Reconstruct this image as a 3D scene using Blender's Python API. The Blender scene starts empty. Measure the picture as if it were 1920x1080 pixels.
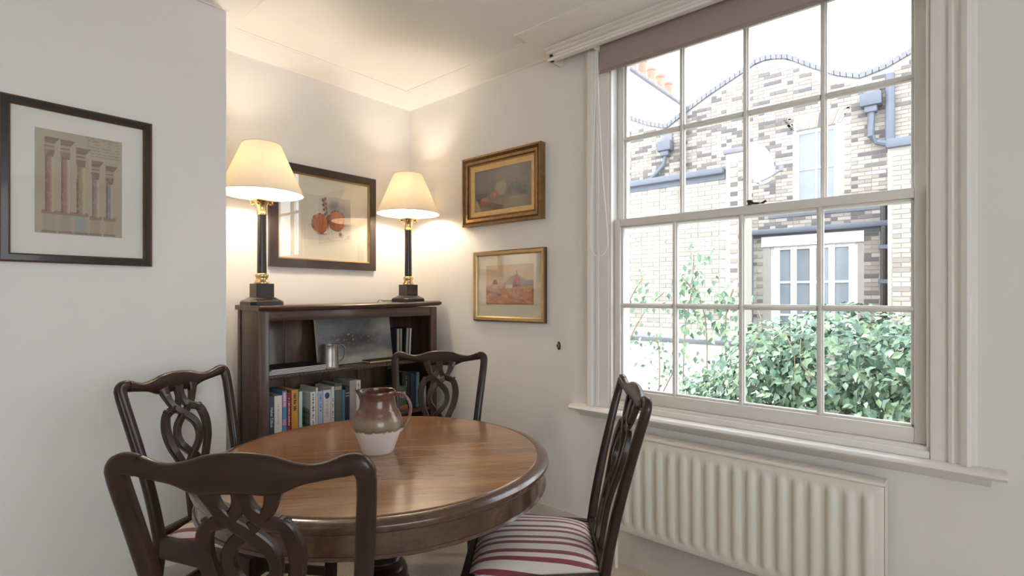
import bpy, bmesh, math, random
import numpy as np
from mathutils import Vector, Matrix

random.seed(7)
rng = np.random.default_rng(7)
scene = bpy.context.scene
COL = scene.collection

# ------------------------------------------------------------------ camera
F_PX, CX, V0, YAW, CAM_H = 974.0, 960.0, 556.0, math.radians(49.24), 1.27
cam_data = bpy.data.cameras.new('camera')
cam_data.sensor_fit = 'HORIZONTAL'
cam_data.sensor_width = 36.0
cam_data.lens = 36.0 * F_PX / 1920.0
cam_data.shift_y = (V0 - 540.0) / 1920.0
cam_data.clip_start = 0.02
cam_data.clip_end = 300
cam = bpy.data.objects.new('camera', cam_data)
cam.location = (0, 0, CAM_H)
cam.rotation_euler = (math.radians(90), 0, -YAW)
COL.objects.link(cam)
scene.camera = cam

# ------------------------------------------------------------------ sky, exposure
world = bpy.data.worlds.new('overcast_sky')
scene.world = world
world.use_nodes = True
bg = world.node_tree.nodes['Background']
bg.inputs[0].default_value = (0.86, 0.93, 1.0, 1)
bg.inputs[1].default_value = 3.0
scene.view_settings.view_transform = 'Standard'
scene.view_settings.look = 'None'
scene.view_settings.gamma = 1.0
scene.view_settings.use_curve_mapping = False
scene.view_settings.exposure = 0.95
scene.cycles.use_denoising = True
scene.cycles.max_bounces = 14
scene.cycles.diffuse_bounces = 8
scene.cycles.glossy_bounces = 4
scene.cycles.transparent_max_bounces = 16
scene.cycles.sample_clamp_indirect = 6.0


def portal(name, loc, rot, sx, sy):
    l = bpy.data.lights.new(name, 'AREA')
    l.shape = 'RECTANGLE'
    l.size, l.size_y = sx, sy
    l.cycles.is_portal = True
    o = bpy.data.objects.new(name, l)
    o.location = loc
    o.rotation_euler = rot
    COL.objects.link(o)


R90 = math.pi / 2
portal('window_portal', (2.56, 0.685, 1.56), (0, R90, 0), 1.7, 1.3)
portal('added_rear_window_portal', (-0.95, -3.12, 1.38), (-R90, 0, 0), 2.9, 2.1)  # sampling portal for the added, unseen rear window

# ------------------------------------------------------------------ pixel helpers (plane positions)
S_, C_ = math.sin(YAW), math.cos(YAW)


def ray(u, v):
    r = (u - CX) / F_PX
    return (S_ + C_ * r, C_ - S_ * r, -(v - V0) / F_PX)


def at_y(u, v, Y):
    q = ray(u, v)
    t = Y / q[1]
    return (q[0] * t, Y, CAM_H + q[2] * t)


# ------------------------------------------------------------------ object helpers
def lin(c):
    return tuple(((x / 255.0) / 12.92 if x / 255.0 <= 0.04045 else ((x / 255.0 + 0.055) / 1.055) ** 2.4) for x in c)


def empty(name, loc=(0, 0, 0), rotz=0.0, parent=None):
    o = bpy.data.objects.new(name, None)
    o.empty_display_size = 0.05
    o.location = loc
    o.rotation_euler = (0, 0, rotz)
    COL.objects.link(o)
    if parent:
        o.parent = parent
    return o


def tag(o, label=None, cat=None, group=None, kind=None):
    if label:
        o['label'] = label
    if cat:
        o['category'] = cat
    if group:
        o['group'] = group
    if kind:
        o['kind'] = kind
    return o


class MB:
    def __init__(self):
        self.v, self.f = [], []

    def add(self, vs, fs):
        b = len(self.v)
        self.v += [tuple(p) for p in vs]
        self.f += [tuple(i + b for i in f) for f in fs]
        return self

    def box(self, x0, x1, y0, y1, z0, z1, bev=0.0):
        x0, x1 = min(x0, x1), max(x0, x1)
        y0, y1 = min(y0, y1), max(y0, y1)
        z0, z1 = min(z0, z1), max(z0, z1)
        if bev <= 0:
            vs = [(x, y, z) for z in (z0, z1) for y in (y0, y1) for x in (x0, x1)]
            fs = [(0, 2, 3, 1), (4, 5, 7, 6), (0, 1, 5, 4), (2, 6, 7, 3), (0, 4, 6, 2), (1, 3, 7, 5)]
            return self.add(vs, fs)
        bm = bmesh.new()
        bmesh.ops.create_cube(bm, size=1.0)
        for v in bm.verts:
            v.co = ((x0 + x1) / 2 + v.co.x * (x1 - x0), (y0 + y1) / 2 + v.co.y * (y1 - y0), (z0 + z1) / 2 + v.co.z * (z1 - z0))
        bmesh.ops.bevel(bm, geom=bm.edges[:], offset=bev, segments=2, affect='EDGES', profile=0.5)
        bm.verts.index_update()
        self.add([v.co[:] for v in bm.verts], [[v.index for v in f.verts] for f in bm.faces])
        bm.free()
        return self

    def lathe(self, prof, n=32, cx=0, cy=0, z0=0, sq=None):
        b = len(self.v)
        m = len(prof)
        for r, z in prof:
            for k in range(n):
                a = 2 * math.pi * k / n
                self.v.append((cx + r * math.cos(a), cy + r * math.sin(a), z0 + z))
        for i in range(m - 1):
            for k in range(n):
                k2 = (k + 1) % n
                self.f.append((b + i * n + k, b + i * n + k2, b + (i + 1) * n + k2, b + (i + 1) * n + k))
        if prof[0][0] > 1e-5:
            self.f.append(tuple(b + k for k in reversed(range(n))))
        if prof[-1][0] > 1e-5:
            self.f.append(tuple(b + (m - 1) * n + k for k in range(n)))
        return self

    def sweep(self, pts, a, b_, hint=(0, 1, 0), n=10, p=2.4, caps=True):
        """superellipse tube; half-size b_ along hint, a across it"""
        pts = [Vector(q) for q in pts]
        m = len(pts)
        A = a if hasattr(a, '__len__') else [a] * m
        B = b_ if hasattr(b_, '__len__') else [b_] * m
        base = len(self.v)
        for i, q in enumerate(pts):
            t = (pts[min(i + 1, m - 1)] - pts[max(i - 1, 0)]).normalized()
            h = Vector(hint)
            s = (h - t * h.dot(t))
            if s.length < 1e-4:
                s = t.orthogonal()
            s.normalize()
            o = t.cross(s).normalized()
            for k in range(n):
                th = 2 * math.pi * (k + 0.5) / n
                c, sn = math.cos(th), math.sin(th)
                ca = math.copysign(abs(c) ** (2 / p), c)
                sa = math.copysign(abs(sn) ** (2 / p), sn)
                self.v.append(tuple(q + o * (A[i] * ca) + s * (B[i] * sa)))
        for i in range(m - 1):
            for k in range(n):
                k2 = (k + 1) % n
                self.f.append((base + i * n + k, base + i * n + k2, base + (i + 1) * n + k2, base + (i + 1) * n + k))
        if caps:
            self.f.append(tuple(base + k for k in reversed(range(n))))
            self.f.append(tuple(base + (m - 1) * n + k for k in range(n)))
        return self

    def tube(self, pts, r, n=8):
        return self.sweep(pts, r, r, hint=(0.13, 0.21, 0.97), n=n, p=2.0)

    def prism(self, poly, z0, z1):
        """poly: list of (x, y) counter-clockwise"""
        n = len(poly)
        vs = [(x, y, z0) for x, y in poly] + [(x, y, z1) for x, y in poly]
        fs = [tuple(reversed(range(n))), tuple(range(n, 2 * n))] + [(i, (i + 1) % n, n + (i + 1) % n, n + i) for i in range(n)]
        return self.add(vs, fs)

    def plan_sweep(self, path, prof, close_ends=True):
        """profile [(offset to the right of the path, z)] along a plan polyline, mitred"""
        m, n = len(path), len(prof)
        base = len(self.v)
        for i in range(m):
            d1 = d2 = None
            if i > 0:
                d1 = (Vector(path[i]) - Vector(path[i - 1])).normalized()
            if i < m - 1:
                d2 = (Vector(path[i + 1]) - Vector(path[i])).normalized()
            d1 = d1 or d2
            d2 = d2 or d1
            n1, n2 = Vector((d1.y, -d1.x)), Vector((d2.y, -d2.x))
            mi = (n1 + n2) / (1 + n1.dot(n2))
            for off, z in prof:
                self.v.append((path[i][0] + mi.x * off, path[i][1] + mi.y * off, z))
        for i in range(m - 1):
            for k in range(n - 1):
                self.f.append((base + i * n + k, base + (i + 1) * n + k, base + (i + 1) * n + k + 1, base + i * n + k + 1))
        if close_ends:
            self.f.append(tuple(base + k for k in range(n)))
            self.f.append(tuple(base + (m - 1) * n + k for k in reversed(range(n))))
        return self

    def mesh(self, name, smooth=35.0):
        me = bpy.data.meshes.new(name)
        me.from_pydata(self.v, [], self.f)
        bm = bmesh.new()
        bm.from_mesh(me)
        bmesh.ops.recalc_face_normals(bm, faces=bm.faces[:])
        bm.to_mesh(me)
        bm.free()
        if smooth:
            me.polygons.foreach_set('use_smooth', [True] * len(me.polygons))
            me.set_sharp_from_angle(angle=math.radians(smooth))
        return me

    def build(self, name, mat, parent=None, smooth=35.0, loc=None):
        return link(name, self.mesh(name, smooth), mat, parent, loc)


def link(name, me, mat, parent=None, loc=None):
    if mat is not None and len(me.materials) == 0:
        me.materials.append(mat)
    o = bpy.data.objects.new(name, me)
    COL.objects.link(o)
    if parent:
        o.parent = parent
    if loc:
        o.location = loc
    return o


def copy_tree(o, parent=None):
    c = o.copy()
    COL.objects.link(c)
    c.parent = parent
    for ch in o.children:
        copy_tree(ch, c)
    return c


def struct(name, mb, mat, smooth=35.0):
    return tag(mb.build(name, mat, None, smooth), kind='structure')


def smooth_pts(pts, k=4):
    """Catmull-Rom resample"""
    P = [Vector(p) for p in pts]
    out = []
    for i in range(len(P) - 1):
        p0, p1, p2, p3 = P[max(i - 1, 0)], P[i], P[i + 1], P[min(i + 2, len(P) - 1)]
        for j in range(k):
            t = j / k
            out.append(0.5 * ((2 * p1) + (p2 - p0) * t + (2 * p0 - 5 * p1 + 4 * p2 - p3) * t * t + (3 * p1 - p0 - 3 * p2 + p3) * t ** 3))
    out.append(P[-1])
    return out


# ------------------------------------------------------------------ materials
def new_mat(name):
    m = bpy.data.materials.new(name)
    m.use_nodes = True
    nt = m.node_tree
    return m, nt, nt.nodes['Principled BSDF'], nt.nodes['Material Output']


def plain(name, rgb, rough=0.5, metal=0.0, coat=0.0, var=0.0, scale=8.0, bump=0.0, bscale=60.0, spec=0.5, sheen=0.0):
    m, nt, b, out = new_mat(name)
    c = lin(rgb)
    b.inputs['Base Color'].default_value = (*c, 1)
    b.inputs['Roughness'].default_value = rough
    b.inputs['Metallic'].default_value = metal
    b.inputs['Coat Weight'].default_value = coat
    b.inputs['Coat Roughness'].default_value = 0.08
    b.inputs['Specular IOR Level'].default_value = spec
    if sheen:
        b.inputs['Sheen Weight'].default_value = sheen
    tc = nt.nodes.new('ShaderNodeTexCoord')
    if var:
        n = nt.nodes.new('ShaderNodeTexNoise')
        n.inputs['Scale'].default_value = scale
        n.inputs['Detail'].default_value = 5
        nt.links.new(tc.outputs['Object'], n.inputs['Vector'])
        r = nt.nodes.new('ShaderNodeValToRGB')
        r.color_ramp.elements[0].position = 0.3
        r.color_ramp.elements[1].position = 0.7
        r.color_ramp.elements[0].color = (*[x * (1 - var) for x in c], 1)
        r.color_ramp.elements[1].color = (*[min(1, x * (1 + var)) for x in c], 1)
        nt.links.new(n.outputs['Fac'], r.inputs['Fac'])
        nt.links.new(r.outputs['Color'], b.inputs['Base Color'])
    if bump:
        n2 = nt.nodes.new('ShaderNodeTexNoise')
        n2.inputs['Scale'].default_value = bscale
        n2.inputs['Detail'].default_value = 4
        nt.links.new(tc.outputs['Object'], n2.inputs['Vector'])
        bp = nt.nodes.new('ShaderNodeBump')
        bp.inputs['Strength'].default_value = bump
        bp.inputs['Distance'].default_value = 0.004
        nt.links.new(n2.outputs['Fac'], bp.inputs['Height'])
        nt.links.new(bp.outputs['Normal'], b.inputs['Normal'])
    return m


def wood(name, dark, mid, light, rough=0.3, coat=0.3, stretch=(1, 1, 12), rot=0.0, scale=6.0, bump=0.05, streak=0.5):
    m, nt, b, out = new_mat(name)
    tc = nt.nodes.new('ShaderNodeTexCoord')
    mp = nt.nodes.new('ShaderNodeMapping')
    mp.inputs['Rotation'].default_value = (0, 0, rot)
    nt.links.new(tc.outputs['Object'], mp.inputs['Vector'])
    mp2 = nt.nodes.new('ShaderNodeMapping')
    mp2.inputs['Scale'].default_value = tuple(1.0 / s for s in stretch)
    nt.links.new(mp.outputs['Vector'], mp2.inputs['Vector'])
    n1 = nt.nodes.new('ShaderNodeTexNoise')
    n1.inputs['Scale'].default_value = scale
    n1.inputs['Detail'].default_value = 8
    n1.inputs['Roughness'].default_value = 0.62
    n1.inputs['Distortion'].default_value = 0.6
    n2 = nt.nodes.new('ShaderNodeTexNoise')
    n2.inputs['Scale'].default_value = scale * 9
    n2.inputs['Detail'].default_value = 3
    for n in (n1, n2):
        nt.links.new(mp2.outputs['Vector'], n.inputs['Vector'])
    mx = nt.nodes.new('ShaderNodeMix')
    mx.inputs['Factor'].default_value = 0.3
    nt.links.new(n1.outputs['Fac'], mx.inputs['A'])
    nt.links.new(n2.outputs['Fac'], mx.inputs['B'])
    r = nt.nodes.new('ShaderNodeValToRGB')
    e = r.color_ramp.elements
    e[0].position, e[1].position = 0.5 - 0.3 * streak, 0.5 + 0.3 * streak
    e[0].color = (*lin(dark), 1)
    e[1].color = (*lin(light), 1)
    k = e.new(0.5)
    k.color = (*lin(mid), 1)
    nt.links.new(mx.outputs['Result'], r.inputs['Fac'])
    nt.links.new(r.outputs['Color'], b.inputs['Base Color'])
    b.inputs['Roughness'].default_value = rough
    b.inputs['Coat Weight'].default_value = coat
    b.inputs['Coat Roughness'].default_value = 0.12
    if bump:
        bp = nt.nodes.new('ShaderNodeBump')
        bp.inputs['Strength'].default_value = bump
        bp.inputs['Distance'].default_value = 0.002
        nt.links.new(mx.outputs['Result'], bp.inputs['Height'])
        nt.links.new(bp.outputs['Normal'], b.inputs['Normal'])
    return m


def attr_mat(name, rough=0.7, coat=0.0):
    m, nt, b, out = new_mat(name)
    a = nt.nodes.new('ShaderNodeAttribute')
    a.attribute_name = 'Col'
    nt.links.new(a.outputs['Color'], b.inputs['Base Color'])
    b.inputs['Roughness'].default_value = rough
    b.inputs['Coat Weight'].default_value = coat
    return m


def glass_mat(name, tint=(1, 1, 1), refl=1.0):
    m, nt, b, out = new_mat(name)
    nt.nodes.remove(b)
    tr = nt.nodes.new('ShaderNodeBsdfTransparent')
    tr.inputs[0].default_value = (*tint, 1)
    gl = nt.nodes.new('ShaderNodeBsdfGlossy')
    gl.inputs['Roughness'].default_value = 0.01
    fr = nt.nodes.new('ShaderNodeFresnel')
    fr.inputs['IOR'].default_value = 1.5
    ge = nt.nodes.new('ShaderNodeNewGeometry')
    io = nt.nodes.new('ShaderNodeMapRange')
    io.inputs['To Min'].default_value = 1.5
    io.inputs['To Max'].default_value = 1 / 1.5
    nt.links.new(ge.outputs['Backfacing'], io.inputs['Value'])
    nt.links.new(io.outputs[0], fr.inputs['IOR'])
    mu = nt.nodes.new('ShaderNodeMath')
    mu.operation = 'MULTIPLY'
    mu.inputs[1].default_value = refl
    mx = nt.nodes.new('ShaderNodeMixShader')
    nt.links.new(fr.outputs[0], mu.inputs[0])
    nt.links.new(mu.outputs[0], mx.inputs[0])
    nt.links.new(tr.outputs[0], mx.inputs[1])
    nt.links.new(gl.outputs[0], mx.inputs[2])
    nt.links.new(mx.outputs[0], out.inputs[0])
    return m


def shade_mat():
    m, nt, b, out = new_mat('lampshade_cream_fabric')
    nt.nodes.remove(b)
    d = nt.nodes.new('ShaderNodeBsdfDiffuse')
    t = nt.nodes.new('ShaderNodeBsdfTranslucent')
    tc = nt.nodes.new('ShaderNodeTexCoord')
    n = nt.nodes.new('ShaderNodeTexNoise')
    n.inputs['Scale'].default_value = 300
    nt.links.new(tc.outputs['Object'], n.inputs['Vector'])
    r = nt.nodes.new('ShaderNodeValToRGB')
    r.color_ramp.elements[0].color = (*lin((234, 225, 206)), 1)
    r.color_ramp.elements[1].color = (*lin((243, 235, 218)), 1)
    nt.links.new(n.outputs['Fac'], r.inputs['Fac'])
    for s in (d, t):
        nt.links.new(r.outputs['Color'], s.inputs['Color'])
    mx = nt.nodes.new('ShaderNodeMixShader')
    mx.inputs[0].default_value = 0.17
    nt.links.new(d.outputs[0], mx.inputs[1])
    nt.links.new(t.outputs[0], mx.inputs[2])
    nt.links.new(mx.outputs[0], out.inputs[0])
    return m


def stripe_mat():
    m, nt, b, out = new_mat('striped_seat_fabric')
    tc = nt.nodes.new('ShaderNodeTexCoord')
    sp = nt.nodes.new('ShaderNodeSeparateXYZ')
    nt.links.new(tc.outputs['Object'], sp.inputs[0])
    mul = nt.nodes.new('ShaderNodeMath')
    mul.operation = 'MULTIPLY_ADD'
    mul.inputs[1].default_value = 1 / 0.078
    mul.inputs[2].default_value = 10.12
    nt.links.new(sp.outputs['X'], mul.inputs[0])
    fr = nt.nodes.new('ShaderNodeMath')
    fr.operation = 'FRACT'
    nt.links.new(mul.outputs[0], fr.inputs[0])
    r = nt.nodes.new('ShaderNodeValToRGB')
    r.color_ramp.interpolation = 'CONSTANT'
    red, cream, pale = lin((138, 54, 66)), lin((226, 214, 200)), lin((232, 216, 212))
    e = r.color_ramp.elements
    e[0].position, e[0].color = 0.0, (*red, 1)
    e[1].position, e[1].color = 0.20, (*pale, 1)
    for p, c in ((0.42, red), (0.62, cream)):
        k = e.new(p)
        k.color = (*c, 1)
    nt.links.new(fr.outputs[0], r.inputs['Fac'])
    w = nt.nodes.new('ShaderNodeTexNoise')
    w.inputs['Scale'].default_value = 420
    nt.links.new(tc.outputs['Object'], w.inputs['Vector'])
    mxc = nt.nodes.new('ShaderNodeMix')
    mxc.data_type = 'RGBA'
    mxc.blend_type = 'MULTIPLY'
    mxc.inputs['Factor'].default_value = 0.25
    nt.links.new(r.outputs['Color'], mxc.inputs['A'])
    nt.links.new(w.outputs['Color'], mxc.inputs['B'])
    nt.links.new(mxc.outputs['Result'], b.inputs['Base Color'])
    bp = nt.nodes.new('ShaderNodeBump')
    bp.inputs['Strength'].default_value = 0.15
    bp.inputs['Distance'].default_value = 0.002
    nt.links.new(w.outputs['Fac'], bp.inputs['Height'])
    nt.links.new(bp.outputs['Normal'], b.inputs['Normal'])
    b.inputs['Roughness'].default_value = 0.6
    b.inputs['Sheen Weight'].default_value = 0.2
    return m


M = {}
M['wall'] = plain('wall_paint_off_white', (224, 221, 218), 0.75, var=0.012, scale=3, bump=0.05, bscale=180)
M['ceiling'] = plain('ceiling_paint', (232, 229, 225), 0.8, var=0.01, scale=2)
M['trim'] = plain('trim_white_gloss', (226, 222, 216), 0.35, var=0.012, scale=5)
M['sash'] = plain('sash_white_paint', (222, 217, 211), 0.4, var=0.015, scale=7)
M['skirt'] = plain('skirting_paint', (196, 188, 180), 0.45, var=0.02)
M['carpet'] = plain('beige_carpet', (196, 186, 170), 0.95, var=0.28, scale=170, bump=0.6, bscale=300)
M['radiator'] = plain('radiator_enamel', (226, 220, 210), 0.35, var=0.01)
M['blind'] = plain('blind_taupe_fabric', (150, 132, 127), 0.85, var=0.03, scale=40)
def blind_mat():
    m, nt, b, out = new_mat('blind_taupe_translucent')
    t = nt.nodes.new('ShaderNodeBsdfTranslucent')
    t.inputs[0].default_value = (*lin((170, 152, 148)), 1)
    tc = nt.nodes.new('ShaderNodeTexCoord')
    n = nt.nodes.new('ShaderNodeTexNoise')
    n.inputs['Scale'].default_value = 400
    nt.links.new(tc.outputs['Object'], n.inputs['Vector'])
    r = nt.nodes.new('ShaderNodeValToRGB')
    r.color_ramp.elements[0].color = (*lin((168, 150, 145)), 1)
    r.color_ramp.elements[1].color = (*lin((180, 163, 158)), 1)
    nt.links.new(n.outputs['Fac'], r.inputs['Fac'])
    nt.links.new(r.outputs['Color'], b.inputs['Base Color'])
    b.inputs['Roughness'].default_value = 0.9
    mx = nt.nodes.new('ShaderNodeMixShader')
    mx.inputs[0].default_value = 0.2
    nt.links.new(b.outputs[0], mx.inputs[1])
    nt.links.new(t.outputs[0], mx.inputs[2])
    nt.links.new(mx.outputs[0], out.inputs[0])
    return m


M['blind_fabric'] = blind_mat()
M['plastic'] = plain('white_plastic', (235, 233, 230), 0.4, var=0.01)
M['glass'] = glass_mat('window_glass')
M['picglass'] = glass_mat('picture_glass', refl=1.6)
M['table'] = wood('table_mahogany', (92, 61, 40), (134, 94, 62), (172, 130, 92), 0.2, 0.5, (10, 1, 1), rot=math.radians(40), scale=11.0, bump=0.01, streak=0.8)
M['tablerim'] = wood('table_rim_mahogany', (62, 40, 28), (80, 53, 38), (96, 66, 48), 0.25, 0.5, (2, 2, 1), scale=14, bump=0.02)
M['chair'] = wood('chair_dark_mahogany', (36, 20, 14), (43, 24, 17), (51, 29, 20), 0.33, 0.22, (2, 2, 4), scale=34, bump=0.0)
M['chair'].node_tree.nodes['Principled BSDF'].inputs['Specular IOR Level'].default_value = 0.35
M['oak'] = wood('bookcase_dark_oak', (46, 32, 27), (74, 54, 45), (98, 74, 62), 0.38, 0.25, (1, 1, 14), scale=12, bump=0.08)
M['oakh'] = wood('bookcase_dark_oak_boards', (44, 29, 24), (76, 52, 43), (104, 75, 62), 0.34, 0.3, (14, 1, 1), scale=12, bump=0.06)
M['black'] = plain('lamp_black_marble', (30, 23, 23), 0.35, coat=0.15, var=0.2, scale=20)
M['brass'] = plain('lamp_polished_brass', (205, 178, 132), 0.24, 1.0, var=0.06, scale=30)
M['gilt'] = plain('antique_gilt', (144, 114, 76), 0.38, 0.75, var=0.22, scale=35, bump=0.1, bscale=90)
M['gilt_dark'] = plain('antique_gilt_dark_band', (98, 70, 42), 0.45, 0.5, var=0.2, scale=35)  # darker gilt for frame hollows, an outer edge and small fittings
M['gilt_light'] = plain('gilt_slip', (196, 170, 118), 0.42, 0.5, var=0.1, scale=25)
M['gold'] = plain('satin_gold_frame', (172, 148, 106), 0.32, 0.85, var=0.1, scale=25)
M['frame_black'] = plain('ebonised_frame', (36, 29, 26), 0.35, coat=0.2, var=0.25, scale=18)
M['frame_edge'] = plain('frame_bronze_edge', (92, 66, 48), 0.4, 0.3, var=0.2, scale=40)
M['frame_brown'] = plain('dark_walnut_frame', (50, 38, 34), 0.38, coat=0.2, var=0.2, scale=14)
M['mat_white'] = plain('white_mount_board', (228, 224, 218), 0.85, var=0.01)
M['mat_cream'] = plain('cream_mount_board', (226, 218, 200), 0.85, var=0.01)
M['art'] = attr_mat('painted_paper', 0.75)
M['canvas'] = attr_mat('painted_canvas', 0.5)
M['shade'] = shade_mat()
M['stripe'] = stripe_mat()
M['pewter'] = plain('pewter', (168, 164, 158), 0.34, 0.9, var=0.12, scale=25)
M['paper'] = plain('page_paper', (218, 208, 190), 0.9, var=0.05, scale=60)
M['leadblue'] = plain('painted_lead_grey', (98, 103, 114), 0.5, var=0.1, scale=3)
M['mortar'] = plain('pale_mortar', (166, 161, 152), 0.95, var=0.06, scale=6)
M['render'] = plain('white_render', (240, 238, 234), 0.9, var=0.02, scale=2)
M['extwhite'] = plain('white_exterior_paint', (238, 236, 234), 0.5, var=0.01)
M['terracotta'] = plain('terracotta', (178, 128, 110), 0.85, var=0.12, scale=5)
M['stone'] = plain('stone_coping', (126, 125, 130), 0.9, var=0.12, scale=5)
M['extglass'] = plain('curtained_window_glass', (138, 146, 154), 0.05, var=0.1, scale=2)
M['curtain'] = plain('net_curtain', (214, 216, 220), 0.9, var=0.05, scale=9)
M['brick'] = attr_mat('stock_brick', 0.92)
M['leaf'] = attr_mat('glossy_leaf', 0.38)
M['stem'] = plain('bare_stem', (150, 128, 104), 0.8, var=0.15, scale=20)
M['ground'] = plain('garden_paving', (150, 148, 136), 0.95, var=0.15, scale=2)
M['reveal'] = plain('outer_reveal_stucco', (176, 172, 176), 0.9, var=0.05, scale=9)

# ------------------------------------------------------------------ room shell
W, YB, YC, XC, ZC = 2.23, 2.845, 2.466, 0.918, 2.602
XL, YF = -2.6, -3.0
WY0, WY1, WZ0, WZ1 = 0.076, 1.293, 0.735, 2.47   # window opening in wall_right

m = MB()
m.box(XL - 0.1, W + 0.3, YF - 0.1, YB + 0.1, -0.12, 0.0)
struct('floor', m, M['carpet'])
m = MB()
m.box(XL - 0.1, W + 0.3, YF - 0.1, YB + 0.1, ZC, ZC + 0.12)
struct('ceiling', m, M['ceiling'])
m = MB()
m.box(XC - 0.3, W + 0.3, YB, YB + 0.15, 0, ZC)
struct('wall_back', m, M['wall'])
m = MB()
m.box(XL, XC, YC, YB + 0.15, 0, ZC)
struct('wall_left', m, M['wall'])


def wall_with_holes(axis_lo, axis_hi, z0, z1, holes, put):
    """cells of a wall rectangle minus holes; put(a0, a1, z0, z1) adds one cell"""
    cuts = sorted({axis_lo, axis_hi} | {h[0] for h in holes} | {h[1] for h in holes})
    for a0, a1 in zip(cuts[:-1], cuts[1:]):
        hs = sorted([(h[2], h[3]) for h in holes if h[0] <= a0 + 1e-6 and h[1] >= a1 - 1e-6])
        z = z0
        for h0, h1 in hs:
            if h0 > z:
                put(a0, a1, z, h0)
            z = h1
        if z < z1:
            put(a0, a1, z, z1)


m = MB()
wall_with_holes(YF, YB, 0, ZC, [(WY0 - 0.03, WY1 + 0.03, WZ0 - 0.012, WZ1 + 0.025)], lambda a, b, c, d: m.box(W, W + 0.09, a, b, c, d))
wr = struct('wall_right', m, M['wall'])
m = MB()
wall_with_holes(YF, YB, -0.6, ZC + 0.4, [(WY0 - 0.02, WY1 + 0.045, WZ0 - 0.03, WZ1 + 0.1)], lambda a, b, c, d: m.box(W + 0.125, W + 0.29, a, b, c, d))
tag(m.build('outer_leaf', M['reveal'], wr))
ADDED_RWIN = [(-2.4, 0.5, 0.33, 2.43)]  # unseen window behind the camera, added to bring fill daylight into the room
m = MB()
wall_with_holes(XL, W, 0, ZC, [ADDED_RWIN[0]], lambda a, b, c, d: m.box(a, b, YF - 0.15, YF, c, d))
struct('wall_front', m, M['wall'])
m = MB()
m.box(XL - 0.15, XL, YF, YB, 0, ZC)
struct('wall_far_left', m, M['wall'])
for i, (a, b, c, d) in enumerate(ADDED_RWIN):
    wroot = tag(empty(f'window_{i + 2}', ((a + b) / 2, YF, c) if i == 0 else (XL, (a + b) / 2, c), 0 if i == 0 else -R90), kind='structure')
    m = MB()
    h, w = d - c, (b - a) / 2
    for x0, x1, z0, z1 in ((-w, w, 0, 0.06), (-w, w, h - 0.05, h), (-w, -w + 0.05, 0, h), (w - 0.05, w, 0, h), (-w, w, h / 2 - 0.025, h / 2 + 0.025), (-w / 3 - 0.02, -w / 3 + 0.02, 0, h), (w / 3 - 0.02, w / 3 + 0.02, 0, h)):
        m.box(x0, x1, -0.1, -0.06, z0, z1)
    m.build('sash_frame', M['sash'], wroot)
    m = MB()
    m.box(-w, w, -0.082, -0.078, 0, h)
    m.build('pane', M['glass'], wroot)

# cornice and skirting
PEL_X, PEL_Y0, PEL_Y1 = 2.14, -0.22, 1.59
corn = [(0.0, 2.534), (0.008, 2.534), (0.012, 2.541), (0.02, 2.545), (0.045, 2.555), (0.075, 2.57), (0.1, 2.584), (0.116, 2.592), (0.118, 2.596), (0.13, 2.597), (0.13, ZC), (0.0, ZC)]
m = MB()
m.plan_sweep([(XL, YC), (XC, YC), (XC, YB), (W, YB), (W, PEL_Y1), (PEL_X, PEL_Y1), (PEL_X, PEL_Y0), (W, PEL_Y0), (W, YF)], corn)
struct('trim_1', m, M['ceiling'], 50)
sk = [(0.0, 0.0), (0.018, 0.0), (0.018, 0.13), (0.014, 0.14), (0.010, 0.155), (0.0, 0.16)]
m = MB()
m.plan_sweep([(XL, YC), (XC, YC), (XC, YB), (W, YB), (W, YF)], sk)
struct('baseboard_right', m, M['skirt'])

# pelmet boxing over the window
pel = tag(empty('trim_2', (0, 0, 0)), kind='structure')
m = MB()
m.box(PEL_X, PEL_X + 0.022, PEL_Y0, PEL_Y1, 2.474, 2.55)
m.box(PEL_X, W, PEL_Y1 - 0.02, PEL_Y1, 2.474, 2.55)
m.box(PEL_X, W, PEL_Y0, PEL_Y0 + 0.02, 2.474, 2.55)
m.build('pelmet_board', M['trim'], pel)
m = MB()
m.plan_sweep([(W, PEL_Y1), (PEL_X, PEL_Y1), (PEL_X, PEL_Y0)], [(0, 2.505), (0.010, 2.508), (0.014, 2.516), (0.010, 2.524), (0.018, 2.528), (0.022, 2.538), (0.0, 2.545)])
m.build('moulding', M['trim'], pel, 50)
m = MB()
m.plan_sweep([(W, PEL_Y1), (PEL_X, PEL_Y1), (PEL_X, PEL_Y0)], [(0, 2.472), (0.008, 2.474), (0.010, 2.482), (0.005, 2.49), (0.0, 2.492)])
m.build('bead', M['trim'], pel, 50)

# ------------------------------------------------------------------ the sash window
win = tag(empty('window_1', (W, (WY0 + WY1) / 2, WZ0)), kind='structure')
OX, OY, OZ = W, (WY0 + WY1) / 2, WZ0


def wb(mb, x0, x1, y0, y1, z0, z1, bev=0.0):
    return mb.box(x0 - OX, x1 - OX, y0 - OY, y1 - OY, z0 - OZ, z1 - OZ, bev)


m = MB()   # box lining
wb(m, W - 0.004, W + 0.20, WY1, WY1 + 0.035, WZ0, WZ1)
wb(m, W - 0.004, W + 0.20, WY0 - 0.035, WY0, WZ0, WZ1)
wb(m, W - 0.004, W + 0.20, WY0 - 0.035, WY1 + 0.035, WZ1, WZ1 + 0.03)
m.build('box_lining', M['sash'], win)
for y0, y1 in ((WY1 - 0.009, WY1), (WY0, WY0 + 0.009)):
    m = MB()
    wb(m, W - 0.002, W + 0.022, y0, y1, WZ0 + 0.03, WZ1, 0.002)
    m.build('staff_bead', M['trim'], win)
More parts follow.
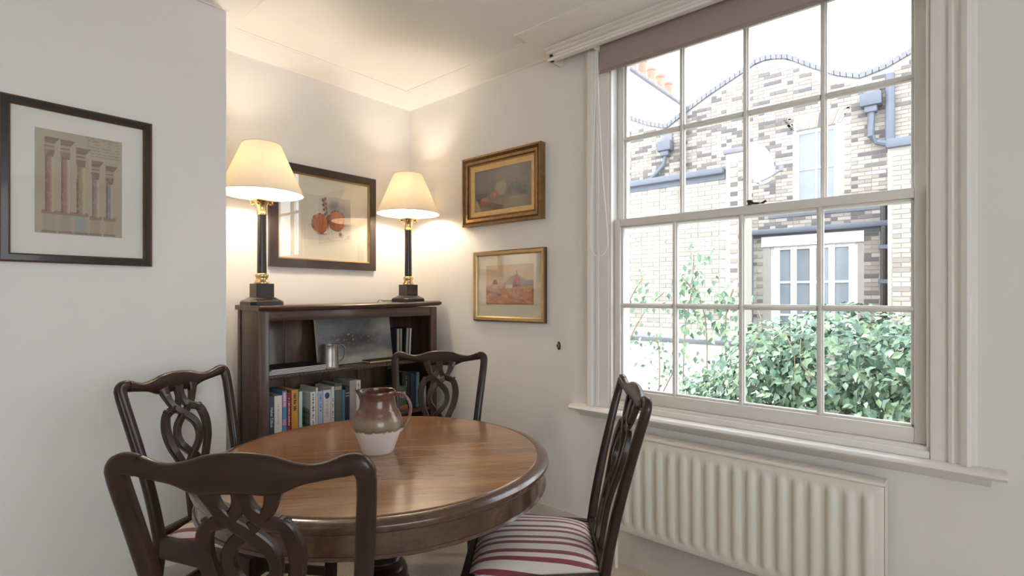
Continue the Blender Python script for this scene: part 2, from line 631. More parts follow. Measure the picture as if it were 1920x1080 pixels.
# architraves: flat board + moulded outer band, each side
for side, yi in ((1, WY1 + 0.002), (-1, WY0 - 0.002)):
    prof = [(0, 0), (0, 0.010), (0.050, 0.010), (0.052, 0.018), (0.062, 0.021), (0.068, 0.015), (0.080, 0.017), (0.088, 0.028), (0.104, 0.034), (0.112, 0.028), (0.116, 0.014), (0.128, 0.012), (0.134, 0.0)]
    if side < 0:
        prof = [(p * 0.88, q) for p, q in prof]
    m = MB()
    n = len(prof)
    vs = []
    for z in (0.728, 2.5):
        vs += [(-q, yi + side * p - OY, z - OZ) for p, q in prof]
    fs = [(i, i + 1, n + i + 1, n + i) for i in range(n - 1)] + [tuple(range(n)), tuple(range(n, 2 * n))]
    m.add(vs, fs)
    m.build('architrave', M['trim'], win, 30)
# inside sill (window board) with rounded nose and apron moulding, plus stepped sub-sill
m = MB()
nose = [(0.0, 0.703), (0.055, 0.703), (0.066, 0.707), (0.071, 0.715), (0.066, 0.724), (0.055, 0.728), (0.0, 0.728)]
m.plan_sweep([(W, 1.49), (W, -0.11)], nose)
m.v = [(a - OX, b - OY, c - OZ) for a, b, c in m.v]
m.build('window_sill', M['trim'], win, 50)
m = MB()
m.plan_sweep([(W, 1.455), (W, -0.075)], [(0, 0.668), (0.010, 0.672), (0.016, 0.684), (0.028, 0.692), (0.034, 0.703), (0, 0.703)])
m.v = [(a - OX, b - OY, c - OZ) for a, b, c in m.v]
m.build('apron_moulding', M['trim'], win, 50)
m = MB()
wb(m, W - 0.012, W + 0.03, WY0, WY1, 0.728, 0.752, 0.003)
wb(m, W + 0.004, W + 0.20, WY0, WY1, 0.735, 0.764, 0.004)
m.build('sub_sill', M['trim'], win)


def sash(name, xf, zb, zt, y_l, y_r, gy, gz, bars_y, bar_z, rail_b, rail_t, depth=0.042):
    """one sash: frame with stiles, rails and glazing bars, then its panes"""
    m = MB()
    wb(m, xf, xf + depth, gy[0], y_l, zb, zt, 0.003)
    wb(m, xf, xf + depth, y_r, gy[1], zb, zt, 0.003)
    wb(m, xf, xf + depth, gy[1], gy[0], zb, gz[0], 0.003)
    wb(m, xf, xf + depth, gy[1], gy[0], gz[1], zt, 0.003)
    fr = m.build(name, M['sash'], win)
    bw = 0.0115
    for yb in bars_y:
        m = MB()
        wb(m, xf + 0.004, xf + depth - 0.004, yb - 0.006, yb + 0.006, gz[0], gz[1], 0.002)
        wb(m, xf + 0.014, xf + depth - 0.008, yb - bw, yb + bw, gz[0], gz[1], 0.003)
        m.build('glazing_bar', M['sash'], fr)
    ys = [gy[1]] + sorted(bars_y) + [gy[0]]
    for a, b in zip(ys[:-1], ys[1:]):
        m = MB()
        a2 = a + (bw if a in bars_y else 0)
        b2 = b - (bw if b in bars_y else 0)
        wb(m, xf + 0.0045, xf + depth - 0.0045, a2, b2, bar_z - 0.006, bar_z + 0.006, 0.002)
        wb(m, xf + 0.014, xf + depth - 0.008, a2, b2, bar_z - bw, bar_z + bw, 0.003)
        m.build('glazing_bar', M['sash'], fr)
    # putty/bead lips round the glass
    m = MB()
    wb(m, xf + 0.012, xf + depth - 0.01, gy[1], gy[1] + 0.010, gz[0], gz[1], 0.003)
    wb(m, xf + 0.012, xf + depth - 0.01, gy[0] - 0.010, gy[0], gz[0], gz[1], 0.003)
    wb(m, xf + 0.012, xf + depth - 0.01, gy[1], gy[0], gz[0], gz[0] + 0.010, 0.003)
    wb(m, xf + 0.012, xf + depth - 0.01, gy[1], gy[0], gz[1] - 0.008, gz[1], 0.003)
    m.build('glazing_bead', M['sash'], fr)
    for a, b in zip(ys[:-1], ys[1:]):
        for z0, z1 in ((gz[0], bar_z), (bar_z, gz[1])):
            m = MB()
            wb(m, xf + 0.022, xf + 0.025, a, b, z0, z1)
            m.build('pane', M['glass'], fr)
    return fr


lower = sash('lower_sash', 2.258, 0.765, 1.646, 1.2915, 0.0775, (1.252, 0.119), (0.818, 1.611), (0.9815, 0.6915, 0.4045), 1.226, 0.05, 0.035)
upper = sash('upper_sash', 2.305, 1.605, 2.468, 1.2915, 0.0775, (1.259, 0.121), (1.64, 2.42), (0.9675, 0.6885, 0.4005), 2.048, 0.04, 0.05)
m = MB()
m.lathe([(0.016, 0), (0.016, 0.004), (0.008, 0.006), (0.007, 0.014), (0.012, 0.018), (0.012, 0.024), (0.0, 0.027)], 16, 2.283 - OX, 0.662 - OY, 1.646 - OZ)
m.sweep([(2.283 - OX, 0.655 - OY, 1.658 - OZ), (2.28 - OX, 0.632 - OY, 1.654 - OZ), (2.281 - OX, 0.61 - OY, 1.654 - OZ), (2.283 - OX, 0.598 - OY, 1.662 - OZ)], 0.004, 0.005)
tag(m.build('sash_catch', M['gilt_dark'], win), 'small brass sash fastener')

# ------------------------------------------------------------------ roller blind
bl = tag(empty('roller_blind', (2.19, 0.70, 2.354)), 'taupe roller blind pulled a little way down over the window top', 'blind')
m = MB()
m.box(-0.0008, 0.0008, -0.64, 0.623, 0.0, 0.16)
m.build('blind_fabric', M['blind_fabric'], bl)
m = MB()
m.box(-0.004, 0.004, -0.64, 0.623, -0.004, 0.012, 0.002)
m.build('bottom_bar', M['blind'], bl)
m = MB()
pts = [(0.0, y, 0.165) for y in (-0.645, 0.628)]
m.tube(pts, 0.019, 16)
m.build('roller_tube', M['plastic'], bl)
m = MB()
m.box(-0.024, 0.026, 0.630, 0.648, 0.118, 0.19, 0.004)
m.build('bracket', M['plastic'], bl)
m = MB()
XCH = 2.168


def chain_pt(u, v):
    q = ray(u, v)
    t = XCH / q[0]
    return (XCH - 2.19, q[1] * t - 0.70, CAM_H + q[2] * t - 2.354)


lo = smooth_pts([chain_pt(u, v) for u, v in ((1117, 96), (1116, 160), (1114, 230), (1111, 310), (1108, 390), (1106.5, 450), (1108, 466), (1114, 477), (1122, 481), (1131, 478), (1137, 468), (1139.5, 455), (1137, 410), (1131, 340), (1126, 260), (1122, 170), (1120, 96))], 4)
m.tube(lo, 0.0021, 6)
tag(m.build('pull_chain', M['plastic'], bl), 'looped white bead chain')

# ------------------------------------------------------------------ radiator
rd = tag(empty('radiator', (2.19, 0.695, 0.0)), 'white fluted panel radiator under the window sill', 'radiator')
ya, yb_, za, zb = -0.505, 0.505, 0.195, 0.632
pitch, n_fl = 0.0557, 18
cols = []
y = ya
prof_pts = [(ya, 0.0), (ya + 0.004, 0.006)]
for i in range(n_fl):
    c = ya + 0.02 + (1.01 - 0.04) * (i + 0.5) / n_fl
    for dy, h in ((-0.021, 0.006), (-0.0155, 0.0075), (-0.010, 0.017), (0.010, 0.017), (0.0155, 0.0075), (0.021, 0.006)):
        prof_pts.append((c + dy, h))
prof_pts += [(yb_ - 0.004, 0.006), (yb_, 0.0)]
zs = [(za, 0.0, 0), (za + 0.004, 1.0, 0), (za + 0.03, 1.0, 0.0), (za + 0.045, 1.0, 0.6), (za + 0.055, 1.0, 1.0), (zb - 0.055, 1, 1), (zb - 0.045, 1, 0.6), (zb - 0.03, 1, 0), (zb - 0.004, 1, 0), (zb, 0, 0)]
m = MB()
n = len(prof_pts)
vs = []
for z, k0, k1 in zs:
    for py, h in prof_pts:
        base = min(h, 0.006) * k0
        vs.append((-0.055 - base - max(0.0, h - 0.006) * k1, py, z))
fs = [(r * n + i, r * n + i + 1, (r + 1) * n + i + 1, (r + 1) * n + i) for r in range(len(zs) - 1) for i in range(n - 1)]
m.add(vs, fs)
m.box(-0.054, -0.045, ya, yb_, za, zb)
m.build('front_panel', M['radiator'], rd, 60)
m = MB()
m.box(-0.005, 0.004, ya + 0.01, yb_ - 0.01, za, zb, 0.002)
m.build('rear_panel', M['radiator'], rd)
m = MB()
m.box(-0.066, 0.008, ya - 0.002, yb_ + 0.002, zb, zb + 0.012, 0.004)
for k in range(30):
    yy = ya + 0.03 + k * 0.0327
    m.box(-0.045, -0.008, yy, yy + 0.018, zb + 0.0121, zb + 0.0135)
m.build('top_grille', M['radiator'], rd)
for yy in (ya - 0.003, yb_):
    m = MB()
    m.box(-0.06, 0.006, yy, yy + 0.003, za + 0.005, zb + 0.002, 0.001)
    m.build('side_panel', M['radiator'], rd)
m = MB()
m.tube([(-0.025, ya - 0.02, 0.0), (-0.025, ya - 0.02, za + 0.03)], 0.0075, 10)
m.lathe([(0.016, 0), (0.016, 0.05), (0.011, 0.07), (0, 0.072)], 14, -0.025, ya - 0.02, za + 0.02)
m.build('valve', M['plastic'], rd)
m = MB()
m.tube([(-0.025, yb_ + 0.02, 0.0), (-0.025, yb_ + 0.02, za + 0.03), (-0.025, yb_ - 0.01, za + 0.03)], 0.0075, 10)
m.build('pipe', M['plastic'], rd)
for yy in (-0.35, 0.35):
    m = MB()
    m.box(0.002, 0.038, yy - 0.02, yy + 0.02, za + 0.05, zb - 0.08)
    m.build('wall_bracket', M['radiator'], rd)

# ------------------------------------------------------------------ dining table
TX, TY, TZ = 1.065, 1.505, 0.735
tb = tag(empty('pedestal_table', (TX, TY, 0)), 'round polished mahogany pedestal dining table', 'table')
R = 0.57
m = MB()
m.lathe([(0.0, 0.700), (0.50, 0.700), (0.535, 0.700), (R - 0.014, 0.701), (R - 0.004, 0.706), (R, 0.715), (R - 0.002, 0.723), (R - 0.012, 0.730), (R - 0.026, 0.733), (R - 0.034, 0.7335), (R - 0.036, 0.7325), (R - 0.0385, 0.7325), (R - 0.041, TZ), (R - 0.08, TZ), (0.3, TZ), (0.0, TZ)], 96)
me = m.mesh('table_top', 40)
me.materials.append(M['table'])
me.materials.append(M['tablerim'])
for p in me.polygons:
    c = p.center
    p.material_index = 0 if math.hypot(c.x, c.y) < R - 0.0385 and c.z > 0.72 else 1
link('table_top', me, None, tb)
m = MB()
m.lathe([(0.50, 0.7), (0.551, 0.7), (0.553, 0.652), (0.553, 0.645), (0.50, 0.645)], 96)
ap = m.build('apron', M['tablerim'], tb)
m = MB()
m.lathe([(0.545, 0.638), (0.556, 0.638), (0.561, 0.642), (0.556, 0.648), (0.545, 0.648)], 96)
m.build('bead_moulding', M['tablerim'], ap)
m = MB()
m.lathe([(0.16, 0.64), (0.16, 0.7), (0.0, 0.7)], 32)
m.build('block', M['tablerim'], tb)
m = MB()
m.lathe([(0.0, 0.64), (0.11, 0.64), (0.11, 0.625), (0.075, 0.615), (0.055, 0.59), (0.046, 0.54), (0.044, 0.48), (0.046, 0.44), (0.050, 0.428), (0.060, 0.42), (0.062, 0.41), (0.054, 0.402), (0.052, 0.396), (0.064, 0.388), (0.070, 0.376), (0.064, 0.364), (0.060, 0.358), (0.076, 0.348), (0.084, 0.33), (0.080, 0.31), (0.090, 0.295), (0.10, 0.26), (0.092, 0.225), (0.07, 0.205), (0.085, 0.19), (0.12, 0.18), (0.13, 0.16), (0.12, 0.14), (0.0, 0.14)][::-1], 40)
m.build('turned_column', M['chair'], tb, 50)
for k in range(3):
    a = math.radians(52 + 120 * k)
    ca, sa = math.cos(a), math.sin(a)
    m = MB()
    pp = [(0.06, 0.175), (0.12, 0.172), (0.18, 0.15), (0.24, 0.105), (0.285, 0.06), (0.31, 0.03)]
    m.sweep([(ca * r, sa * r, z) for r, z in pp], [0.04, 0.04, 0.036, 0.03, 0.026, 0.024], [0.034, 0.034, 0.03, 0.028, 0.03, 0.034], hint=(-sa, ca, 0), n=10, p=3)
    m.lathe([(0.0, 0.0), (0.026, 0.0), (0.03, 0.012), (0.026, 0.03), (0, 0.032)], 14, ca * 0.31, sa * 0.31)
    m.build('foot', M['chair'], tb)

# ------------------------------------------------------------------ dining chairs
def yb(z):
    """rake of the chair back"""
    t = max(0.0, z - 0.45) / 0.5
    return -0.112 * t ** 1.25


def make_chair():
    root = empty('dining_chair')
    for s in (-1, 1):
        m = MB()   # rear leg running up into the back post, ending in the rounded ear
        raw = [(0.178, -0.075, 0.0), (0.182, -0.035, 0.2), (0.186, 0.0, 0.40), (0.190, yb(0.48), 0.48), (0.199, yb(0.6), 0.60), (0.211, yb(0.72), 0.72), (0.223, yb(0.83), 0.83), (0.2305, yb(0.90), 0.90), (0.2325, yb(0.94), 0.938), (0.2265, yb(0.96), 0.957), (0.211, yb(0.963), 0.9625), (0.19, yb(0.963), 0.958)]
        pts = smooth_pts([(s * x, y, z) for x, y, z in raw], 4)
        nn = len(pts)
        aw = [0.019 if p.z < 0.5 else 0.0185 for p in pts]
        tw = [0.017 if p.z < 0.45 else 0.0165 - 0.003 * (p.z - 0.45) / 0.5 for p in pts]
        for i in range(nn):
            if i > nn - 13:
                aw[i] = 0.0200
        m.sweep(pts, aw, tw, hint=(0, 1, 0), n=14, p=2.9)
        m.build('back_post', M['chair'], root, 50)
    # crest rail
    xs = np.linspace(-0.205, 0.205, 43)
    top = np.interp(np.abs(xs), [0, 0.03, 0.07, 0.105, 0.135, 0.165, 0.19, 0.205], [0.986, 0.985, 0.978, 0.967, 0.962, 0.967, 0.977, 0.982])
    bot = np.interp(np.abs(xs), [0, 0.05, 0.075, 0.09, 0.105, 0.13, 0.165, 0.19, 0.205], [0.910, 0.908, 0.905, 0.914, 0.923, 0.929, 0.935, 0.939, 0.942])
    ker = np.array([1, 2, 3, 2, 1]) / 9
    top = np.convolve(np.pad(top, 2, 'edge'), ker, 'valid')
    bot = np.convolve(np.pad(bot, 2, 'edge'), ker, 'valid')
    m = MB()
    m.sweep([(x, yb(0.955) - 0.012 * (1 - (x / 0.205) ** 2), (a + b) / 2) for x, a, b in zip(xs, top, bot)], list((top - bot) / 2), [0.0145] * 43, hint=(0, 1, 0), n=16, p=2.7)
    m.build('crest_rail', M['chair'], root, 60)
    # pierced interlaced splat
    m = MB()

    def strand(pts, w, t=0.0075, off=0.0):
        q = smooth_pts([(x, yb(z) - 0.010 * min(1, max(0, (z - 0.5) / 0.4)) + off, z) for x, z in pts], 5)
        ww = w if not hasattr(w, '__len__') else list(1.18 * np.interp(np.linspace(0, 1, len(q)), np.linspace(0, 1, len(w)), w))
        m.sweep(q, ww, t * 1.2, hint=(0, 1, 0), n=8, p=5.5)

    for s in (-1, 1):
        strand([(s * x, z) for x, z in ((0.068, 0.930), (0.056, 0.892), (0.044, 0.866), (0.021, 0.842), (-0.006, 0.820), (-0.036, 0.790), (-0.047, 0.757), (-0.040, 0.722), (-0.014, 0.690), (0.012, 0.664), (0.030, 0.630), (0.038, 0.580), (0.044, 0.468))], [0.017, 0.011, 0.010, 0.012, 0.012, 0.011, 0.011, 0.011, 0.012, 0.013, 0.014], 0.0075, 0.0012 * s)
        strand([(s * x, z) for x, z in ((0.050, 0.845), (0.074, 0.834), (0.087, 0.800), (0.089, 0.762), (0.081, 0.720), (0.064, 0.680), (0.049, 0.640), (0.042, 0.580), (0.046, 0.468))], [0.009, 0.013, 0.014, 0.013, 0.012, 0.012, 0.013], 0.0078)
        strand([(s * x, z) for x, z in ((0.004, 0.930), (0.006, 0.892), (0.016, 0.866), (0.036, 0.850), (0.062, 0.842))], [0.013, 0.010, 0.011, 0.013, 0.012], 0.0072)
        # carved scroll
        yy = yb(0.84) - 0.008
        m.tube([(s * (0.066 + 0.011 * math.cos(a) * (1 - a / 9)), yy + 0.006, 0.834 + 0.011 * math.sin(a) * (1 - a / 9)) for a in np.linspace(-0.6, 5.2, 16)], 0.0052, 7)
        m.tube([(s * 0.070, yy - 0.004, 0.845), (s * 0.078, yy - 0.002, 0.850), (s * 0.084, yy, 0.846)], 0.0048, 7)
    m.sweep([(0, yb(0.60), 0.60), (0, yb(0.54), 0.54), (0, yb(0.47), 0.462)], [0.022, 0.026, 0.048], 0.008, n=8, p=4.5)
    m.build('splat', M['chair'], root, 28)
    # shoe rail and seat rails
    m = MB()
    m.sweep([(-0.175, 0.0, 0.452), (0.175, 0.0, 0.452)], 0.016, 0.014, hint=(0, 1, 0), n=8, p=4)
    m.build('shoe', M['chair'], root)
    bw, fw, d0, d1 = 0.186, 0.240, 0.0, 0.415
    for (xa, ya_, xb, yb2) in ((-bw, d0, bw, d0), (-fw, d1, fw, d1), (-bw, d0, -fw, d1), (bw, d0, fw, d1)):
        m = MB()
        m.sweep([(xa, ya_, 0.415), (xb, yb2, 0.415)], 0.036, 0.013, hint=(yb2 - ya_, -(xb - xa), 0), n=8, p=6)
        m.build('seat_rail', M['chair'], root)
    # domed striped cushion
    N = 18
    vs, fs = [], []
    for j in range(N + 1):
        t = j / N
        for i in range(N + 1):
            s = 2 * i / N - 1
            half = (bw - 0.014) + (fw - bw) * t
            e = max(abs(s), abs(2 * t - 1))
            dome = (1 - abs(s) ** 3.2) ** 0.7 * (1 - abs(2 * t - 1) ** 3.6) ** 0.7
            vs.append((s * half * (1.0 + 0.0 * dome), d0 + 0.014 + (d1 - d0 - 0.026) * t, 0.446 + 0.046 * dome))
    for j in range(N):
        for i in range(N):
            a = j * (N + 1) + i
            fs.append((a, a + 1, a + N + 2, a + N + 1))
    ring = [i for i in range(N + 1)] + [(j + 1) * (N + 1) - 1 for j in range(1, N + 1)] + [N * (N + 1) + i for i in reversed(range(N))] + [j * (N + 1) for j in reversed(range(1, N))]
    base = len(vs)
    vs += [(vs[i][0], vs[i][1], 0.43) for i in ring]
    L = len(ring)
    fs += [(ring[k], ring[(k + 1) % L], base + (k + 1) % L, base + k) for k in range(L)]
    fs.append(tuple(base + k for k in range(L)))
    m = MB().add(vs, fs)
    m.build('seat_cushion', M['stripe'], root, 60)
    for s in (-1, 1):
        m = MB()
        m.sweep([(s * 0.224, 0.397, 0.0), (s * 0.224, 0.397, 0.45)], [0.018, 0.021], [0.018, 0.021], n=8, p=7)
        m.build('leg', M['chair'], root)
        m = MB()
        m.sweep([(s * 0.181, -0.045, 0.165), (s * 0.222, 0.39, 0.165)], 0.017, 0.009, hint=(1, 0, 0), n=8, p=6)
        m.build('stretcher', M['chair'], root)
    m = MB()
    m.sweep([(-0.20, 0.19, 0.165), (0.20, 0.19, 0.165)], 0.015, 0.009, n=8, p=6)
    m.build('stretcher', M['chair'], root)
    m = MB()
    m.sweep([(-0.183, -0.028, 0.22), (0.183, -0.028, 0.22)], 0.016, 0.009, n=8, p=6)
    m.build('stretcher', M['chair'], root)
    return root


chair0 = make_chair()
EAR = 0.112   # the ears lie this far behind the seat's rear edge
chairs = [
    ((0.400, 1.008), (0.765, 0.644), 'dark mahogany dining chair nearest the viewer, seen from behind'),
    ((0.672, 2.262), (0.464, -0.886), 'dark mahogany dining chair standing against the chimney breast wall'),
    ((1.810, 2.060), (-0.775, -0.632), 'dark mahogany dining chair in the corner between bookcase and window wall'),
    ((1.558, 0.820), (-0.615, 0.788), 'dark mahogany dining chair beside the radiator, striped seat in full view'),
]
for i, (c, fwd, lab) in enumerate(chairs):
    o = chair0 if i == 0 else copy_tree(chair0)
    L = math.hypot(*fwd)
    fx, fy = fwd[0] / L, fwd[1] / L
    o.location = (c[0] + fx * EAR, c[1] + fy * EAR, 0)
    o.rotation_euler = (0, 0, math.atan2(-fx, fy))
    tag(o, lab, 'chair', 'four matching chairs round the table')

# ------------------------------------------------------------------ stoneware jug
jg = tag(empty('stoneware_jug', (1.058, 1.525, TZ)), 'brown and cream glazed stoneware jug on the table', 'jug')


def glaze_mat():
    m, nt, b, out = new_mat('jug_two_tone_glaze')
    tc = nt.nodes.new('ShaderNodeTexCoord')
    sp = nt.nodes.new('ShaderNodeSeparateXYZ')
    nt.links.new(tc.outputs['Object'], sp.inputs[0])
    n = nt.nodes.new('ShaderNodeTexNoise')
    n.inputs['Scale'].default_value = 90
    n.inputs['Detail'].default_value = 4
    mp = nt.nodes.new('ShaderNodeMapping')
    mp.inputs['Scale'].default_value = (1, 1, 0.35)
    nt.links.new(tc.outputs['Object'], mp.inputs[0])
    nt.links.new(mp.outputs[0], n.inputs['Vector'])
    ma = nt.nodes.new('ShaderNodeMath')
    ma.operation = 'MULTIPLY_ADD'
    ma.inputs[1].default_value = 0.022
    nt.links.new(n.outputs['Fac'], ma.inputs[0])
    nt.links.new(sp.outputs['Z'], ma.inputs[2])
    mr = nt.nodes.new('ShaderNodeMapRange')
    mr.inputs['From Min'].default_value = 0.0
    mr.inputs['From Max'].default_value = 0.24
    nt.links.new(ma.outputs[0], mr.inputs['Value'])
    r = nt.nodes.new('ShaderNodeValToRGB')
    e = r.color_ramp.elements
    e[0].position, e[0].color = 0.0, (*lin((206, 196, 188)), 1)
    e[1].position, e[1].color = 1.0, (*lin((92, 54, 40)), 1)
    for p, c in ((0.37, (206, 196, 188)), (0.39, (104, 98, 72)), (0.43, (128, 116, 92)), (0.53, (140, 118, 98)), (0.60, (114, 78, 60)), (0.80, (94, 58, 46))):
        k = e.new(p)
        k.color = (*lin(c), 1)
    nt.links.new(mr.outputs[0], r.inputs['Fac'])
    nt.links.new(r.outputs['Color'], b.inputs['Base Color'])
    b.inputs['Roughness'].default_value = 0.22
    b.inputs['Coat Weight'].default_value = 0.4
    return m


M['glaze'] = glaze_mat()
prof = [(0.0, 0.0), (0.052, 0.0), (0.055, 0.004), (0.060, 0.02), (0.071, 0.05), (0.081, 0.078), (0.0845, 0.095), (0.083, 0.112), (0.077, 0.128), (0.0715, 0.138), (0.0715, 0.141), (0.066, 0.147), (0.0615, 0.160), (0.059, 0.178), (0.0585, 0.194), (0.0605, 0.199), (0.0615, 0.206), (0.0595, 0.211), (0.056, 0.209), (0.054, 0.196), (0.054, 0.17), (0.060, 0.148), (0.074, 0.11), (0.074, 0.08), (0.05, 0.02), (0.0, 0.015)]
m = MB()
m.lathe(prof, 48)
sdir = math.atan2(0.7575, -0.6529)   # spout towards image left
for i, (x, y, z) in enumerate(m.v):
    if z > 0.172:
        a = math.atan2(y, x)
        da = (a - sdir + math.pi) % (2 * math.pi) - math.pi
        k = math.exp(-(da / 0.27) ** 2) * ((z - 0.172) / 0.038)
        rr = math.hypot(x, y)
        if rr > 1e-4:
            q = 1 + 0.30 * k
            m.v[i] = (x * q, y * q, z + 0.004 * k)
m.build('body', M['glaze'], jg, 45)
hx, hy = 0.6529, -0.7575
pts = smooth_pts([(hx * r, hy * r, z) for r, z in ((0.054, 0.196), (0.074, 0.200), (0.096, 0.190), (0.111, 0.166), (0.113, 0.138), (0.104, 0.110), (0.091, 0.088), (0.078, 0.072))], 4)
m = MB()
m.sweep(pts, [0.0055] * len(pts), [0.0095] * len(pts), hint=(-hy, hx, 0), n=10, p=2.3)
m.build('handle', M['glaze'], jg, 60)

# ------------------------------------------------------------------ bookcase
BX0, BX1, BYF, BYB = 1.075, 2.165, 2.49, 2.735
bc = tag(empty('bookcase', ((BX0 + BX1) / 2, (BYF + BYB) / 2, 0)), 'dark oak open bookcase standing in the alcove', 'bookcase')
bcx, bcy = (BX0 + BX1) / 2, (BYF + BYB) / 2


def bb(mb, x0, x1, y0, y1, z0, z1, bev=0.0):
    return mb.box(x0 - bcx, x1 - bcx, y0 - bcy, y1 - bcy, z0, z1, bev)


for x0, x1 in ((BX0, BX0 + 0.022), (BX1 - 0.022, BX1)):
    m = MB()
    bb(m, x0, x1, BYF + 0.018, BYB, 0, 1.205, 0.002)
    m.build('side_panel', M['oak'], bc)
for x0, x1 in ((BX0, BX0 + 0.045), (BX1 - 0.048, BX1)):
    m = MB()
    bb(m, x0, x1, BYF, BYF + 0.018, 0, 1.205, 0.003)
    m.build('stile', M['oak'], bc)
m = MB()
bb(m, BX0 - 0.004, BX0, BYB - 0.03, BYB, 0, 1.205, 0.001)
m.build('rear_batten', M['oak'], bc)
m = MB()
bb(m, BX0 + 0.045, BX1 - 0.048, BYF + 0.004, BYF + 0.018, 1.152, 1.205, 0.002)
m.build('frieze', M['oakh'], bc)
# slightly bowed top board with moulded edge


def top_z(x):
    t = (x - BX0) / (BX1 - BX0)
    return 1.206 + 0.014 * t * t


m = MB()
pf = [(0.0, -0.006), (0.010, -0.006), (0.020, -0.001), (0.027, 0.008), (0.027, 0.015), (0.018, 0.022), (0.0, 0.022)]
NX = 22
x_lo, x_hi = BX0 - 0.016, BX1 + 0.016
n = len(pf)
vs = []
for i in range(NX + 1):
    x = x_lo + (x_hi - x_lo) * i / NX
    sh = 0.010 if i in (0, NX) else 0.0
    for o_, z in pf:
        vs.append((x - bcx + (0.010 if i == 0 and z in (-0.006, 0.022) else 0) - (0.010 if i == NX and z in (-0.006, 0.022) else 0), BYF - o_ - bcy, top_z(x) + z))
    for z in (0.022, 0.0):
        vs.append((x - bcx, BYB - bcy, top_z(x) + z))
nn = n + 2
fs = []
for i in range(NX):
    for k in range(nn):
        k2 = (k + 1) % nn
        fs.append((i * nn + k, i * nn + k2, (i + 1) * nn + k2, (i + 1) * nn + k))
fs += [tuple(range(nn)), tuple(NX * nn + k for k in reversed(range(nn)))]
MB().add(vs, fs).build('top_board', M['oakh'], bc, 40)
SH1, SH2 = 0.890, 0.590
for zt, nm in ((SH1, 'shelf'), (SH2, 'shelf'), (0.30, 'shelf'), (0.09, 'shelf')):
    m = MB()
    bb(m, BX0 + 0.022, BX1 - 0.022, BYF + 0.006, BYB - 0.02, zt - 0.020, zt, 0.003)
    sh = m.build(nm, M['oakh'], bc)
    if zt == SH1:
        m = MB()
        for k in range(46):
            x = BX0 + 0.05 + k * 0.0215
            bb(m, x, x + 0.013, BYF + 0.003, BYF + 0.007, zt - 0.015, zt - 0.006, 0.0015)
        tag(m.build('carved_edge', M['oakh'], sh), 'row of small carved notches')
m = MB()
bb(m, BX0 + 0.02, BX1 - 0.02, BYF + 0.01, BYF + 0.03, 0.0, 0.07)
m.build('plinth', M['oakh'], bc)
xs = [BX0 + 0.022, 1.30, 1.52, 1.74, 1.95, BX1 - 0.022]
for a, b in zip(xs[:-1], xs[1:]):
    m = MB()
    bb(m, a + 0.0025, b - 0.0025, BYB - 0.02, BYB - 0.006, 0.07, 1.206, 0.002)
    m.build('back_plank', M['oak'], bc)

# ------------------------------------------------------------------ books
def mk_book_mats():
    out = {}
    for k, rgb in dict(slate=(62, 68, 80), cream=(222, 216, 206), sky=(86, 140, 190), pink=(196, 140, 176), red=(140, 30, 44), orange=(206, 150, 62), mint=(196, 214, 206), white=(226, 224, 220), paleblue=(178, 194, 222), rose=(222, 212, 214), sage=(98, 106, 100), teal=(86, 122, 132), navy=(44, 48, 66), stone=(170, 162, 150), black=(34, 34, 38), green=(62, 92, 66), rust=(150, 92, 62), ink=(40, 40, 46), gold=(206, 180, 120), blue=(40, 84, 140)).items():
        out[k] = plain('book_' + k, rgb, 0.55, var=0.06, scale=25)
    return out


BM = mk_book_mats()


def glyph_rows(mb, x, y, z_top, z_bot, w, seed, h=0.0105):
    """illegible vertical lettering: small raised strokes down a spine"""
    r = random.Random(seed)
    z = z_top
    while z > z_bot:
        a = r.uniform(0.35, 1.0) * h * 0.62
        if r.random() < 0.14:
            z -= h * 0.7
            continue
        mb.box(x - w * 0.5 * r.uniform(0.7, 1), x + w * 0.5 * r.uniform(0.6, 1), y - 0.0005, y, z - a, z)
        z -= h * 0.78


def text_mesh(body, size):
    cu = bpy.data.curves.new('lettering', 'FONT')
    cu.body = body
    cu.size = size
    cu.extrude = 0.0003
    cu.align_x = 'LEFT'
    o = bpy.data.objects.new('lettering_tmp', cu)
    COL.objects.link(o)
    bpy.context.view_layer.update()
    me = bpy.data.meshes.new_from_object(o.evaluated_get(bpy.context.evaluated_depsgraph_get()))
    bpy.data.objects.remove(o)
    bpy.data.curves.remove(cu)
    return me


def book(x0, x1, yf, z0, h, d, col, label, letter=None, seed=0, tilt=0.0, body=None, bands=()):
    root = tag(empty('book', ((x0 + x1) / 2, yf, z0)), label, 'book', 'books on the shelves of the bookcase')
    root.rotation_euler = (0, tilt, 0)
    w = (x1 - x0) / 2
    t = min(0.0022, w * 0.25)
    m = MB()
    m.box(-w, -w + t, 0, d, 0, h)
    m.box(w - t, w, 0, d, 0, h)
    m.box(-w, w, -0.0015, t, 0, h, 0.0008)
    m.build('cover', BM[col], root)
    m = MB()
    m.box(-w + t, w - t, t, d - 0.004, 0.003, h - 0.004)
    m.build('page_block', M['paper'], root)
    for (za, zb2, c) in bands:
        m = MB()
        m.box(-w * 0.98, w * 0.98, -0.0021, -0.0014, za * h, zb2 * h)
        m.build('spine_band', BM[c], root)
    if letter:
        lc, za, zb2, lw = letter
        m = MB()
        glyph_rows(m, 0, -0.0022, za * h, zb2 * h, lw, seed)
        tag(m.build('lettering', BM[lc], root), kind='stuff')
    if body:
        me = text_mesh(body, 0.019)
        me.materials.append(BM['white'])
        o = bpy.data.objects.new('lettering', me)
        COL.objects.link(o)
        o.parent = root
        # text runs down the spine
        o.matrix_local = Matrix.Translation((-0.006, -0.0024, h * 0.72)) @ Matrix(((0, 1, 0, 0), (0, 0, -1, 0), (-1, 0, 0, 0), (0, 0, 0, 1)))
    return root


YS = 2.535


def bx(u, y=YS):
    return at_y(u, 700, y)[0]


